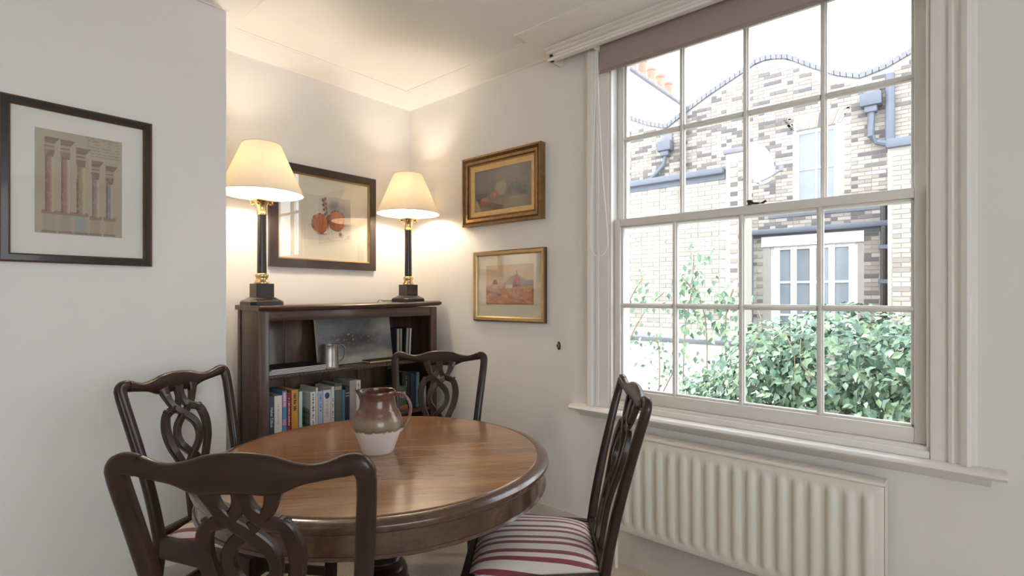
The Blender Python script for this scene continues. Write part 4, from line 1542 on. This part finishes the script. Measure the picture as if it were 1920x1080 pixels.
def art_town(U, V):
    n = fbm(U, V, 5, 41)
    n2 = fbm(U, V, 22, 42, 3)
    img = np.stack([214 + 14 * (n - 0.5), 188 + 14 * (n - 0.5), 160 + 14 * (n - 0.5)], -1)
    hill = 0.60 + 0.12 * np.sin(U * 5 + 4.4) + 0.05 * np.sin(U * 13)
    img = lay(img, (np.clip((hill - V) / 0.05, 0, 1) * (V > 0.42)) * 0.75 * np.clip(U * 1.6, 0.2, 1), (138, 138, 146))
    img = lay(img, np.clip((0.50 - V) / 0.06, 0, 1) * 0.85, (196, 142, 104))
    img = lay(img, (np.clip((0.42 - V) / 0.05, 0, 1)) * (n > 0.5) * 0.6, (182, 108, 70))

    def dome(cx, b, w, h, c):
        d = np.clip(1 - ((U - cx) / w) ** 2, 0, 1) ** 0.75 * h
        return (V > b) & (V < b + d) & (np.abs(U - cx) < w), c

    for args in ((0.20, 0.50, 0.06, 0.13, (150, 78, 60)), (0.665, 0.50, 0.075, 0.26, (176, 84, 56))):
        mk, c = dome(*args)
        img = lay(img, mk * 0.95, c)
        img = lay(img, mk * (np.sin((U - args[0]) * 130) > 0.4) * 0.4, (212, 130, 96))
    img = lay(img, ((np.abs(U - 0.665) < 0.008) & (V > 0.72) & (V < 0.84)) * 0.8, (110, 80, 70))
    img = lay(img, ((np.abs(U - 0.33) < 0.022) & (V > 0.42) & (V < 0.74)) * 0.8, (200, 184, 164))
    img = lay(img, ((np.abs(U - 0.20) < 0.065) & (V > 0.40) & (V < 0.5)) * 0.8, (214, 192, 164))
    img = lay(img, ((np.abs(U - 0.5) < 0.07) & (V > 0.40) & (V < 0.5)) * 0.85, (226, 210, 188))
    img = lay(img, ((np.abs(U - 0.66) < 0.08) & (V > 0.44) & (V < 0.51)) * 0.8, (104, 92, 96))
    for k in range(26):
        cx, cy = (k * 0.377) % 1, 0.05 + 0.30 * ((k * 0.618) % 1)
        img = lay(img, ((np.abs(U - cx) < 0.045) & (np.abs(V - cy) < 0.018)) * 0.65, ((160, 84, 56), (206, 168, 136), (118, 84, 74), (150, 130, 120))[k % 4])
    img = lay(img, (n2 > 0.62) * (V < 0.5) * 0.3, (92, 72, 66))
    return img


# columns print on the chimney breast (faces -y)
picture('framed_print', 'framed engraving of five classical columns on the chimney breast', (0.195, YC - 0.0005, 1.39), (1, 0), (0, -1), 0.440, 0.571,
        [(0.0, 0.006, 0.016, 0.019, 'frame_edge', 'outer_edge'), (0.006, 0.024, 0.019, 0.022, 'frame_black', 'frame'), (0.024, 0.030, 0.020, 0.014, 'frame_edge', 'inner_slip')],
        'mat_white', 0.006, 'print', (0.092, 0.106, 0.343, 0.476), art_columns, nu=150, nv=190)
# onions on the alcove wall (faces -y)
picture('framed_watercolour', 'dark framed watercolour of two onions behind the lamps', (1.27, YB - 0.0005, 1.434), (1, 0), (0, -1), 0.676, 0.583,
        [(0.0, 0.046, 0.020, 0.024, 'frame_brown', 'frame'), (0.046, 0.054, 0.020, 0.012, 'gold', 'inner_slip')],
        'mat_cream', 0.006, 'watercolour', (0.185, 0.165, 0.502, 0.428), art_onions, nu=120, nv=100, lines=(0.014, 0.020, 0.034))
# gilt still life on the window wall (faces -x; s runs towards -y)
picture('framed_still_life', 'small still life of peaches and grapes in a heavy gilt frame', (W - 0.0005, 2.288, 1.688), (0, -1), (-1, 0), 0.602, 0.41,
        [(0.0, 0.012, 0.040, 0.044, 'gilt', 'outer_edge'), (0.012, 0.026, 0.044, 0.030, 'gilt_dark', 'hollow'), (0.026, 0.042, 0.034, 0.034, 'gilt', 'frame'), (0.042, 0.050, 0.026, 0.024, 'gilt_dark', 'inner_hollow'), (0.050, 0.056, 0.028, 0.026, 'gilt', 'inner_bead'), (0.056, 0.084, 0.022, 0.014, 'gilt_light', 'inner_slip')],
        'mat_cream', 0.008, 'still_life', (0.084, 0.084, 0.518, 0.326), art_still, nu=120, nv=80)
picture('framed_watercolour', 'gold framed watercolour of a domed town, hung below the gilt still life', (W - 0.0005, 2.212, 1.127), (0, -1), (-1, 0), 0.538, 0.408,
        [(0.0, 0.006, 0.018, 0.024, 'gilt_dark', 'outer_edge'), (0.006, 0.022, 0.026, 0.022, 'gold', 'frame'), (0.022, 0.028, 0.020, 0.012, 'gilt_light', 'inner_slip')],
        'mat_cream', 0.006, 'watercolour', (0.095, 0.098, 0.452, 0.325), art_town, nu=130, nv=90)
# small brass fastener on the window wall
hk = tag(empty('wall_fastener', (W, 1.596, 1.012)), 'tiny brass fastener on the wall below the gold framed town watercolour', 'fastener')
m = MB()
m.lathe([(0.0, 0.0), (0.015, 0.0), (0.015, 0.002), (0.010, 0.004), (0.0, 0.004)], 20)
m.v = [(-z, x * 0.75, y * 1.5) for x, y, z in m.v]
m.build('back_plate', M['gilt_dark'], hk)
m = MB()
m.tube([(-0.012, 0.006 * math.cos(a), 0.009 * math.sin(a)) for a in np.linspace(0, 2 * math.pi, 17)], 0.002, 6)
m.tube([(0.0, 0.0, 0.009), (-0.012, 0.0, 0.009)], 0.002, 6)
m.build('ring', M['brass'], hk)

# ------------------------------------------------------------------ outside: ground and houses
m = MB()
m.box(2.6, 40, -25, 30, -0.7, -0.5)
struct('floor_garden', m, M['ground'])

BR = [(158, 150, 140), (168, 159, 148), (146, 137, 128), (174, 166, 156), (116, 108, 106), (102, 96, 97), (150, 139, 130), (162, 153, 142)]
BPALE = [(182, 174, 158), (174, 166, 150), (190, 183, 168), (164, 155, 140), (184, 176, 162), (152, 145, 134), (178, 170, 156), (188, 180, 164)]


def brick_mesh(w, rgb):
    m = MB()
    m.box(-0.012, 0.004, -w / 2, w / 2, 0, 0.063)
    me = m.mesh('brick', 0)
    at = me.color_attributes.new('Col', 'FLOAT_COLOR', 'POINT')
    c = (*lin(rgb), 1)
    for d in at.data:
        d.color = c
    me.materials.append(M['brick'])
    return me


def brickwork(root, X, y0, y1, z0, top, holes, pal, vis, nmax=300):
    """Flemish bond on the face x = X (towards -x); the first nmax seen bricks are parts, the rest one joined part"""
    ox, oy, oz = root.location
    r = random.Random(int(X * 100))
    meshes = [[brick_mesh(w, c) for c in pal] for w in (0.215, 0.1025)]
    cand = []
    z, rowi = z0, 0
    while z < 9:
        y = y0 + (0.0 if rowi % 2 else -0.11)
        k = rowi % 2
        while y < y1:
            w = (0.215, 0.1025)[k % 2]
            a, b = y, y + w
            ok = a >= y0 and b <= y1 and z + 0.063 < min(top(a), top(b)) and not any(b > h[0] and a < h[1] and z + 0.063 > h[2] and z < h[3] for h in holes)
            if ok:
                cand.append((a + w / 2, z, k % 2, r.randrange(len(pal))))
            y += w + 0.01
            k += 1
        z += 0.075
        rowi += 1

    def size(c):
        d = S_ * X + C_ * c[0]
        return (0 if vis(c[0], c[1]) else 100) + d + (0.0 if c[2] == 0 else 5)

    cand.sort(key=size)
    for (yc, zz_, k, ci) in cand[:nmax]:
        link('brick', meshes[k][ci], None, root, (X - ox, yc - oy, zz_ - oz))
    rest = cand[nmax:]
    if rest:
        mb = MB()
        cols = []
        for (yc, zz_, k, ci) in rest:
            w = (0.215, 0.1025)[k]
            mb.box(X - 0.012 - ox, X + 0.004 - ox, yc - w / 2 - oy, yc + w / 2 - oy, zz_ - oz, zz_ + 0.063 - oz)
            cols += [(*lin(pal[ci]), 1)] * 8
        me = bpy.data.meshes.new('brickwork')
        me.from_pydata(mb.v, [], mb.f)
        at = me.color_attributes.new('Col', 'FLOAT_COLOR', 'POINT')
        at.data.foreach_set('color', np.array(cols, dtype=np.float32).ravel())
        me.materials.append(M['brick'])
        tag(link('brickwork', me, None, root), kind='stuff')


def wall_core(root, X, ys, z0, top, holes, thick=0.25, mat='mortar', name='wall'):
    ox, oy, oz = root.location
    m = MB()
    cuts = sorted(set(list(ys)) | {h[0] for h in holes} | {h[1] for h in holes})
    for a, b in zip(cuts[:-1], cuts[1:]):
        segs = []
        z = z0
        for h in sorted([h for h in holes if h[0] <= a + 1e-6 and h[1] >= b - 1e-6], key=lambda q: q[2]):
            segs.append((z, z, h[2], h[2]))
            z = h[3]
        segs.append((z, z, top(a), top(b)))
        for za0, zb0, za1, zb1 in segs:
            vs = [(x - ox, yy - oy, zz_ - oz) for x in (X, X + thick) for yy, zz_ in ((a, za0), (b, zb0), (b, zb1), (a, za1))]
            m.add(vs, [(0, 1, 2, 3), (4, 5, 6, 7), (0, 1, 5, 4), (1, 2, 6, 5), (2, 3, 7, 6), (3, 0, 4, 7)])
    return m.build(name, M[mat], root, 0)


def lbox(root, name, mat, x0, x1, y0, y1, z0, z1, bev=0.0, parent=None):
    ox, oy, oz = root.location
    m = MB()
    m.box(x0 - ox, x1 - ox, y0 - oy, y1 - oy, z0 - oz, z1 - oz, bev)
    return m.build(name, M[mat], parent or root)


def ltube(root, name, mat, pts, r, n=10, parent=None):
    ox, oy, oz = root.location
    m = MB()
    m.tube([(a - ox, b - oy, c - oz) for a, b, c in pts], r, n)
    return m.build(name, M[mat], parent or root)


def ext_window(root, X, y0, y1, z0, z1, cols, rows_, rec=0.09, curtain=True):
    """white sash window in a hole: frame, bars and one pane per light"""
    w = lbox(root, 'window', 'extwhite', X + rec, X + rec + 0.05, y0, y0 + 0.07, z0, z1)
    for a, b, c, d in ((y1 - 0.07, y1, z0, z1), (y0 + 0.07, y1 - 0.07, z0, z0 + 0.07), (y0 + 0.07, y1 - 0.07, z1 - 0.07, z1)):
        lbox(root, 'frame_rail', 'extwhite', X + rec, X + rec + 0.05, a, b, c, d, 0, w)
    ys = np.linspace(y0 + 0.07, y1 - 0.07, cols + 1)
    zs = np.linspace(z0 + 0.07, z1 - 0.07, rows_ + 1)
    for q in ys[1:-1]:
        lbox(root, 'bar', 'extwhite', X + rec + 0.005, X + rec + 0.04, q - 0.02, q + 0.02, z0 + 0.07, z1 - 0.07, 0, w)
    for q in zs[1:-1]:
        lbox(root, 'bar', 'extwhite', X + rec + 0.006, X + rec + 0.041, y0 + 0.07, y1 - 0.07, q - 0.02, q + 0.02, 0, w)
    for i in range(cols):
        for j in range(rows_):
            lbox(root, 'pane', 'extglass', X + rec + 0.03, X + rec + 0.034, ys[i], ys[i + 1], zs[j], zs[j + 1], 0, w)
    return w


# --- main terrace with wavy valley parapet
XA = 12.0
ht = tag(empty('terraced_house', (XA, 3.5, -0.5)), 'brick terraced house with a wavy valley parapet, opposite the window', 'house')
RL = [(-6.0, 5.2), (-2.0, 6.3), (-0.6, 6.45), (0.65, 5.75), (1.05, 5.58), (1.46, 5.50), (1.85, 5.66), (2.3, 5.95), (2.75, 6.27), (3.1, 6.36), (3.35, 6.34), (3.6, 6.22), (4.3, 5.93), (4.93, 5.62), (5.39, 5.36), (5.9, 5.55), (6.4, 5.82), (7.5, 6.4), (12, 6.4)]


def topA(y):
    return float(np.interp(y, [p[0] for p in RL], [p[1] for p in RL]))


WH = (1.837, 2.60, 3.10, 4.70)
ysA = sorted(set(list(np.linspace(-3.0, 9.0, 61))))
wall_core(ht, XA, ysA, -0.5, lambda y: topA(y) - 0.02, [WH], 0.3)
brickwork(ht, XA, -1.2, 7.8, 1.2, lambda y: topA(y) - 0.06, [(WH[0] - 0.02, WH[1] + 0.02, WH[2] - 0.1, WH[3] + 0.30)], BR, lambda y, z: 0.5 < y < 6.6 and z > 2.6)
# flat brick arch over the window
for k in range(13):
    t = (k - 6) / 6
    m = MB()
    yy = (WH[0] + WH[1]) / 2 + t * (WH[1] - WH[0]) / 2 * 1.08
    lean = t * 0.16
    m.add([(xx, yo + lean * zz_, zz_ * 0.27) for xx in (-0.012, 0.05) for zz_ in (0, 1) for yo in (-0.026, 0.026)], [(0, 1, 3, 2), (4, 5, 7, 6), (0, 1, 5, 4), (2, 3, 7, 6), (0, 2, 6, 4), (1, 3, 7, 5)])
    me = m.mesh('brick', 0)
    at = me.color_attributes.new('Col', 'FLOAT_COLOR', 'POINT')
    for d in at.data:
        d.color = (*lin(BR[k % 8]), 1)
    link('brick', me, M['brick'], ht, (0, yy - 3.5, WH[3] + 0.01 + 0.5))
ext_window(ht, XA, *WH[:2], WH[2], WH[3], 2, 2, 0.08)
lbox(ht, 'window_reveal', 'extwhite', XA - 0.005, XA + 0.08, WH[0] - 0.03, WH[0] + 0.03, WH[2], WH[3])
lbox(ht, 'window_reveal', 'extwhite', XA - 0.005, XA + 0.08, WH[1] - 0.03, WH[1] + 0.03, WH[2], WH[3])
lbox(ht, 'window_sill', 'stone', XA - 0.06, XA + 0.08, WH[0] - 0.08, WH[1] + 0.08, WH[2] - 0.09, WH[2])
# brick-on-edge coping following the parapet, built stone by stone where it shows
yc_ = 0.0
while yc_ < 8.0:
    b = yc_ + 0.105
    z0_, z1_ = topA(yc_), topA(b)
    m = MB()
    vs = [(x, yy, zz_) for x in (-0.05, 0.32) for yy, zz_ in ((yc_ - 3.5 + 0.006, z0_ + 0.48), (b - 3.5 - 0.006, z1_ + 0.48), (b - 3.5 - 0.006, z1_ + 0.585), (yc_ - 3.5 + 0.006, z0_ + 0.585))]
    m.add(vs, [(0, 1, 2, 3), (4, 5, 6, 7), (0, 1, 5, 4), (1, 2, 6, 5), (2, 3, 7, 6), (3, 0, 4, 7)])
    m.build('coping_stone', M['stone'], ht, 0)
    yc_ = b
for hy0, hz, nm in ((1.27, 4.98, 0), (5.36, 4.88, 1)):
    hop = lbox(ht, 'hopper', 'leadblue', XA - 0.26, XA - 0.02, hy0 - 0.17, hy0 + 0.17, hz - 0.12, hz + 0.12, 0.02)
    lbox(ht, 'hopper_neck', 'leadblue', XA - 0.22, XA - 0.04, hy0 - 0.1, hy0 + 0.1, hz - 0.24, hz - 0.12, 0.02, hop)
    lbox(ht, 'outlet', 'stone', XA - 0.06, XA + 0.01, hy0 - 0.13, hy0 + 0.13, hz + 0.12, hz + 0.34, 0.01, hop)
ltube(ht, 'downpipe', 'leadblue', [(XA - 0.13, 1.27, 4.76), (XA - 0.13, 1.27, 4.30), (XA - 0.12, 1.18, 4.18), (XA - 0.12, 0.98, 4.10)], 0.06)
ltube(ht, 'downpipe', 'leadblue', [(XA - 0.12, 0.98, 5.40), (XA - 0.12, 0.98, 4.05)], 0.075)
ltube(ht, 'downpipe', 'leadblue', [(XA - 0.13, 5.36, 4.66), (XA - 0.13, 5.40, 4.45), (XA - 0.12, 5.65, 4.22), (XA - 0.12, 6.0, 4.02)], 0.05)
ltube(ht, 'downpipe', 'leadblue', [(XA - 0.12, 4.93, 5.8), (XA - 0.12, 4.93, 3.2)], 0.065)
lbox(ht, 'flashing', 'leadblue', XA - 0.03, XA + 0.01, 1.02, 3.1, 2.93, 3.02)
# chimney stack with white pot seen above the gable
lbox(ht, 'chimney_pot', 'render', XA + 3.0, XA + 3.3, 3.05, 3.35, 5.5, 7.35, 0.03)
lbox(ht, 'chimney_pot', 'render', XA + 3.1, XA + 3.35, 2.85, 3.02, 5.5, 7.05, 0.03)

# --- ground floor extension with french window
XD = 11.2
he = tag(empty('garden_extension', (XD, 2.1, -0.5)), 'low brick extension with white french window, dark gutter and downpipe', 'extension')
DW = (1.40, 2.86, 0.2, 2.26)
wall_core(he, XD, list(np.linspace(0.86, 3.36, 9)), -0.5, lambda y: 2.5, [DW], 0.25)
brickwork(he, XD, 0.86, 3.36, 0.55, lambda y: 2.52, [(DW[0] - 0.03, DW[1] + 0.14, DW[2], 2.52)], BR, lambda y, z: z > 0.9)
w = ext_window(he, XD, DW[0], DW[1], DW[2], DW[3], 4, 3, 0.05)
for q in ((DW[0] * 0.5 + DW[1] * 0.5) - 0.06, DW[0] + 0.04, DW[1] - 0.16, DW[0] + 0.36, DW[1] - 0.46):
    lbox(he, 'door_stile', 'extwhite', XD + 0.03, XD + 0.09, q, q + 0.10, DW[2], DW[3], 0, w)
for i, (a, b) in enumerate(((1.62, 1.78), (1.92, 2.06), (2.22, 2.36))):
    lbox(he, 'curtain', 'curtain', XD + 0.14, XD + 0.15, a, b, 0.4, 2.1)
lbox(he, 'lintel', 'extwhite', XD - 0.03, XD + 0.03, DW[0] - 0.10, DW[1] + 0.16, 2.26, 2.46)
gut = lbox(he, 'gutter', 'leadblue', XD - 0.16, XD - 0.0, 0.88, 3.40, 2.50, 2.60, 0.02)
lbox(he, 'fascia', 'leadblue', XD - 0.02, XD + 0.02, 0.88, 3.40, 2.44, 2.52, 0, gut)
m = MB()
m.add([(-0.1, -1.2, 3.08), (-0.1, 1.26, 3.08), (0.8, 1.26, 3.12), (0.8, -1.2, 3.12), (-0.1, -1.2, 3.04), (-0.1, 1.26, 3.04), (0.8, 1.26, 3.07), (0.8, -1.2, 3.07)], [(0, 1, 2, 3), (4, 5, 6, 7), (0, 1, 5, 4), (1, 2, 6, 5), (2, 3, 7, 6), (3, 0, 4, 7)])
m.build('lean_to_roof', M['leadblue'], he, 0)
ltube(he, 'downpipe', 'leadblue', [(XD - 0.1, 3.2, 2.5), (XD - 0.1, 3.2, -0.4)], 0.05)
ltube(he, 'downpipe', 'frame_black', [(XD - 0.1, 1.0, 2.9), (XD - 0.1, 1.0, -0.4)], 0.055)
for zz_ in (2.1, 1.5):
    lbox(he, 'pipe_collar', 'leadblue', XD - 0.17, XD - 0.03, 0.92, 1.08, zz_, zz_ + 0.07)

# --- pale extension at the left, nearer
XE = 8.5
hl = tag(empty('side_extension', (XE, 3.7, -0.5)), 'pale yellow brick extension with lead gutter, at the left of the view', 'extension')
wall_core(hl, XE, list(np.linspace(2.55, 6.6, 9)), -0.5, lambda y: 3.30, [], 0.3)
brickwork(hl, XE, 2.82, 6.2, 0.75, lambda y: 3.16, [], BPALE, lambda y, z: 2.8 < y < 4.6 and z > 1.0)
lbox(hl, 'gutter', 'leadblue', XE - 0.14, XE + 0.02, 2.83, 6.6, 3.22, 3.32, 0.02)
lbox(hl, 'fascia', 'leadblue', XE - 0.03, XE + 0.02, 2.83, 6.6, 3.14, 3.24)
lbox(hl, 'parapet_pier', 'mortar', XE - 0.05, XE + 0.3, 2.52, 2.81, -0.5, 3.52)
lbox(hl, 'pier_coping', 'stone', XE - 0.08, XE + 0.34, 2.48, 2.85, 3.52, 3.60, 0.02)
brickwork(hl, XE - 0.05, 2.52, 2.82, 0.75, lambda y: 3.5, [], BR, lambda y, z: True, 0)
# satellite dish on the pier
sd = tag(empty('satellite_dish', (XE - 0.05, 2.50, 3.2)), 'white satellite dish fixed beside the pale extension', 'dish')
m = MB()
m.lathe([(0.0, 0.0), (0.08, 0.006), (0.16, 0.022), (0.24, 0.05), (0.29, 0.074), (0.30, 0.078), (0.285, 0.08), (0.22, 0.052), (0.12, 0.02), (0.0, 0.008)], 32)
face = Vector((-0.42, -0.90, 0.12)).normalized()
q = Vector((0, 0, 1)).rotation_difference(face)
m.v = [tuple(q @ Vector(v) + Vector((-0.32, -0.22, 0.0))) for v in m.v]
m.build('reflector', M['extwhite'], sd, 50)
m = MB()
m.tube([(-0.34, -0.25, -0.27), (-0.42, -0.45, -0.22), (-0.46, -0.60, -0.15)], 0.014, 8)
m.lathe([(0.0, -0.05), (0.03, -0.05), (0.035, 0.03), (0.0, 0.04)], 12, -0.46, -0.60, -0.12)
m.build('feed_arm', M['stone'], sd)
m = MB()
m.tube([(0.0, 0.06, -0.1), (-0.16, -0.06, -0.08), (-0.31, -0.20, 0.0)], 0.02, 8)
m.build('bracket', M['stone'], sd)

# --- pale wing at the far right
XR = 10.0
hr = tag(empty('brick_wing', (XR, -0.6, -0.5)), 'pale brick wing with lead capping at the right edge of the view', 'extension')
wall_core(hr, XR, [-3.0, -1.5, 0.855], -0.5, lambda y: 3.58, [], 0.3)
brickwork(hr, XR, -1.0, 0.85, 0.9, lambda y: 3.56, [], BPALE[:5] + BR[:3], lambda y, z: y > 0.2 and z > 1.0)
lbox(hr, 'lead_capping', 'leadblue', XR - 0.08, XR + 0.4, -3.0, 0.87, 3.58, 3.72, 0.02)
lbox(hr, 'side_wall', 'mortar', XR + 0.3, XA, 0.6, 0.85, -0.5, 3.56)

# --- white rendered stack with a row of chimney pots
cs = tag(empty('chimney_stack', (16.2, 8.0, -0.5)), 'white rendered chimney stack with a row of terracotta pots', 'chimney')
lbox(cs, 'stack', 'render', 14.2, 19.0, 7.7, 8.6, -0.5, 8.22)
lbox(cs, 'cap', 'stone', 14.05, 19.1, 7.6, 8.7, 8.22, 8.34, 0.03)
for k in range(6):
    x = 14.45 + k * 0.68
    m = MB()
    hgt = (1.15, 0.95, 0.72, 0.68, 0.66, 0.62)[k]
    m.lathe([(0.17, 0.0), (0.15, 0.06), (0.14, hgt - 0.1), (0.165, hgt - 0.07), (0.165, hgt), (0.12, hgt), (0.115, 0.1), (0.0, 0.1)], 20, x - 16.2, 7.95 - 8.0, 8.34 + 0.5)
    m.build('chimney_pot', M['terracotta'], cs)

# --- white garden wall, shrub and climbers
gw = tag(empty('garden_wall', (6.4, 3.0, -0.5)), 'white painted garden wall behind the climbing plants', 'wall')
m = MB()
m.box(0, 0.2, -1.6, 2.5, 0, 1.18)
m.build('wall_body', M['render'], gw)
m = MB()
m.box(-0.03, 0.23, -1.6, 2.5, 1.18, 1.24, 0.01)
m.build('coping', M['stone'], gw)

LEAFC = [(104, 134, 98), (86, 118, 92), (134, 158, 118), (70, 102, 82), (158, 176, 144), (96, 126, 104), (118, 144, 114)]


def leaf_verts(c, nrm, up, L, wd):
    n_ = nrm.normalized()
    t = (up - n_ * up.dot(n_))
    t = t.normalized() if t.length > 1e-4 else n_.orthogonal()
    s = n_.cross(t)
    P = [c - t * L * 0.5, c - t * L * 0.1 + s * wd * 0.5 + n_ * L * 0.10, c + t * L * 0.5 - n_ * L * 0.06, c - t * L * 0.1 - s * wd * 0.5 + n_ * L * 0.10, c]
    return [tuple(p) for p in P]


LEAF_F = [(0, 1, 4), (1, 2, 4), (2, 3, 4), (3, 0, 4)]


def foliage(root, centres, name_rest, n_parts, size):
    ox = Vector(root.location)
    protos = []
    for c in LEAFC:
        me = bpy.data.meshes.new('leaf')
        me.from_pydata(leaf_verts(Vector((0, 0, 0)), Vector((0, 0, 1)), Vector((0, 1, 0)), 1.0, 0.62), [], LEAF_F)
        at = me.color_attributes.new('Col', 'FLOAT_COLOR', 'POINT')
        for d in at.data:
            d.color = (*lin(c), 1)
        me.materials.append(M['leaf'])
        protos.append(me)
    centres = sorted(centres, key=lambda q: q[0].x)
    vs, fs, cols = [], [], []
    for i, (c, nr) in enumerate(centres):
        L = size * random.uniform(0.7, 1.35)
        ci = random.randrange(len(LEAFC))
        up = Vector((random.gauss(0, 0.5), random.gauss(0, 0.6), -1 + random.gauss(0, 0.5)))
        if i < n_parts:
            n_ = nr.normalized()
            t = (up - n_ * up.dot(n_)).normalized()
            s = t.cross(n_)
            o = bpy.data.objects.new('leaf', protos[ci])
            COL.objects.link(o)
            o.parent = root
            mt = Matrix((s, t, n_)).transposed().to_4x4()
            o.matrix_local = Matrix.Translation(c - ox) @ mt @ Matrix.Scale(L, 4)
        else:
            b = len(vs)
            vs += leaf_verts(c - ox, nr, up, L, L * 0.62)
            fs += [tuple(b + k for k in f) for f in LEAF_F]
            cols += [(*lin(LEAFC[ci]), 1)] * 5
    if vs:
        me = bpy.data.meshes.new(name_rest)
        me.from_pydata(vs, [], fs)
        at = me.color_attributes.new('Col', 'FLOAT_COLOR', 'POINT')
        at.data.foreach_set('color', np.array(cols, dtype=np.float32).ravel())
        me.materials.append(M['leaf'])
        tag(link(name_rest, me, None, root), kind='stuff')


# big evergreen shrub
sh = tag(empty('evergreen_shrub', (5.3, 0.3, -0.5)), 'dense ivy-like evergreen shrub filling the lower window', 'shrub')
lobes = [((5.35, -1.2, 0.35), (0.9, 1.0, 0.85)), ((5.2, 0.0, 0.40), (0.85, 0.8, 0.78)), ((5.4, 0.75, 0.42), (0.8, 0.7, 0.76)), ((5.3, 1.35, 0.25), (0.7, 0.5, 0.78)), ((5.0, 0.4, -0.05), (0.8, 1.3, 0.55)), ((4.95, 1.75, -0.1), (0.55, 0.5, 0.45)), ((5.5, 2.0, 0.0), (0.5, 0.35, 0.5)), ((5.0, -0.6, 0.15), (0.8, 0.8, 0.6))]
cen = []
for (c, rr) in lobes:
    nl = int(6800 * rr[1] * rr[2] / 0.6)
    for _ in range(nl):
        d = Vector((random.gauss(0, 1), random.gauss(0, 1), random.gauss(0, 1))).normalized()
        if d.x > 0.35:
            continue
        k = random.uniform(0.62, 1.06)
        p = Vector((c[0] + d.x * rr[0] * k, c[1] + d.y * rr[1] * k, c[2] + d.z * rr[2] * k))
        if p.z < -0.45:
            continue
        nr = (d + Vector((random.gauss(-0.2, 0.45), random.gauss(0, 0.45), random.gauss(0.35, 0.45))))
        cen.append((p, nr if nr.length > 0.1 else Vector((0, 0, 1))))
foliage(sh, cen, 'foliage', 250, 0.072)
for k in range(7):
    y = random.uniform(-0.8, 1.6)
    z = random.uniform(0.3, 1.0)
    m = MB()
    p0 = Vector((4.75, y, z)) - Vector((5.3, 0.3, -0.5))
    m.tube(smooth_pts([p0 + Vector((0.4, 0, -0.5)), p0 + Vector((-0.02, random.uniform(-0.1, 0.1), -0.2)), p0 + Vector((-0.12, random.uniform(-0.12, 0.12), 0.02)), p0 + Vector((-0.05, random.uniform(-0.2, 0.2), 0.22))], 3), 0.004, 5)
    m.build('stem', M['stem'], sh)


def climber(name, label, stems, n, size):
    root = tag(empty(name, (stems[0][0][0], stems[0][0][1], -0.5)), label, 'plant', 'climbing plants by the garden wall')
    cen = []
    for st in stems:
        pts = smooth_pts(st, 5)
        m = MB()
        m.tube([p - Vector(root.location) for p in pts], 0.008, 5)
        m.build('stem', M['stem'], root)
        for _ in range(n):
            k = random.random() ** 0.7
            p = pts[int(k * (len(pts) - 1))]
            cen.append((p + Vector((random.gauss(-0.03, 0.05), random.gauss(0, 0.11), random.gauss(0, 0.10))), Vector((-1 + random.gauss(0, 0.4), random.gauss(0, 0.5), 0.5 + random.gauss(0, 0.5)))))
    foliage(root, cen, 'foliage', 40, size)


climber('climbing_plant', 'light green climber trailing over the pale extension, leftmost', [[(6.2, 3.55, -0.5), (6.15, 3.45, 0.6), (6.1, 3.25, 1.2), (6.05, 3.0, 1.55)], [(6.2, 3.4, -0.5), (6.1, 3.3, 0.5), (6.1, 3.05, 1.05), (6.05, 2.75, 1.32)]], 70, 0.075)
climber('climbing_plant', 'bushy climber with bare arching shoots in the second pane column', [[(6.0, 2.5, -0.5), (5.95, 2.45, 0.8), (5.9, 2.35, 1.3), (5.85, 2.3, 1.75)], [(5.9, 2.2, -0.5), (5.85, 2.15, 0.7), (5.8, 2.2, 1.2), (5.8, 2.42, 1.5)], [(5.9, 1.9, -0.5), (5.85, 1.95, 0.9), (5.8, 1.85, 1.35)]], 110, 0.08)
climber('climbing_plant', 'thin dark leaved sprig hanging on the white garden wall', [[(6.3, 2.95, -0.4), (6.25, 2.9, 0.4), (6.22, 2.93, 0.8)], [(6.3, 2.9, 0.0), (6.25, 2.7, 0.35), (6.25, 2.6, 0.4)]], 60, 0.06)
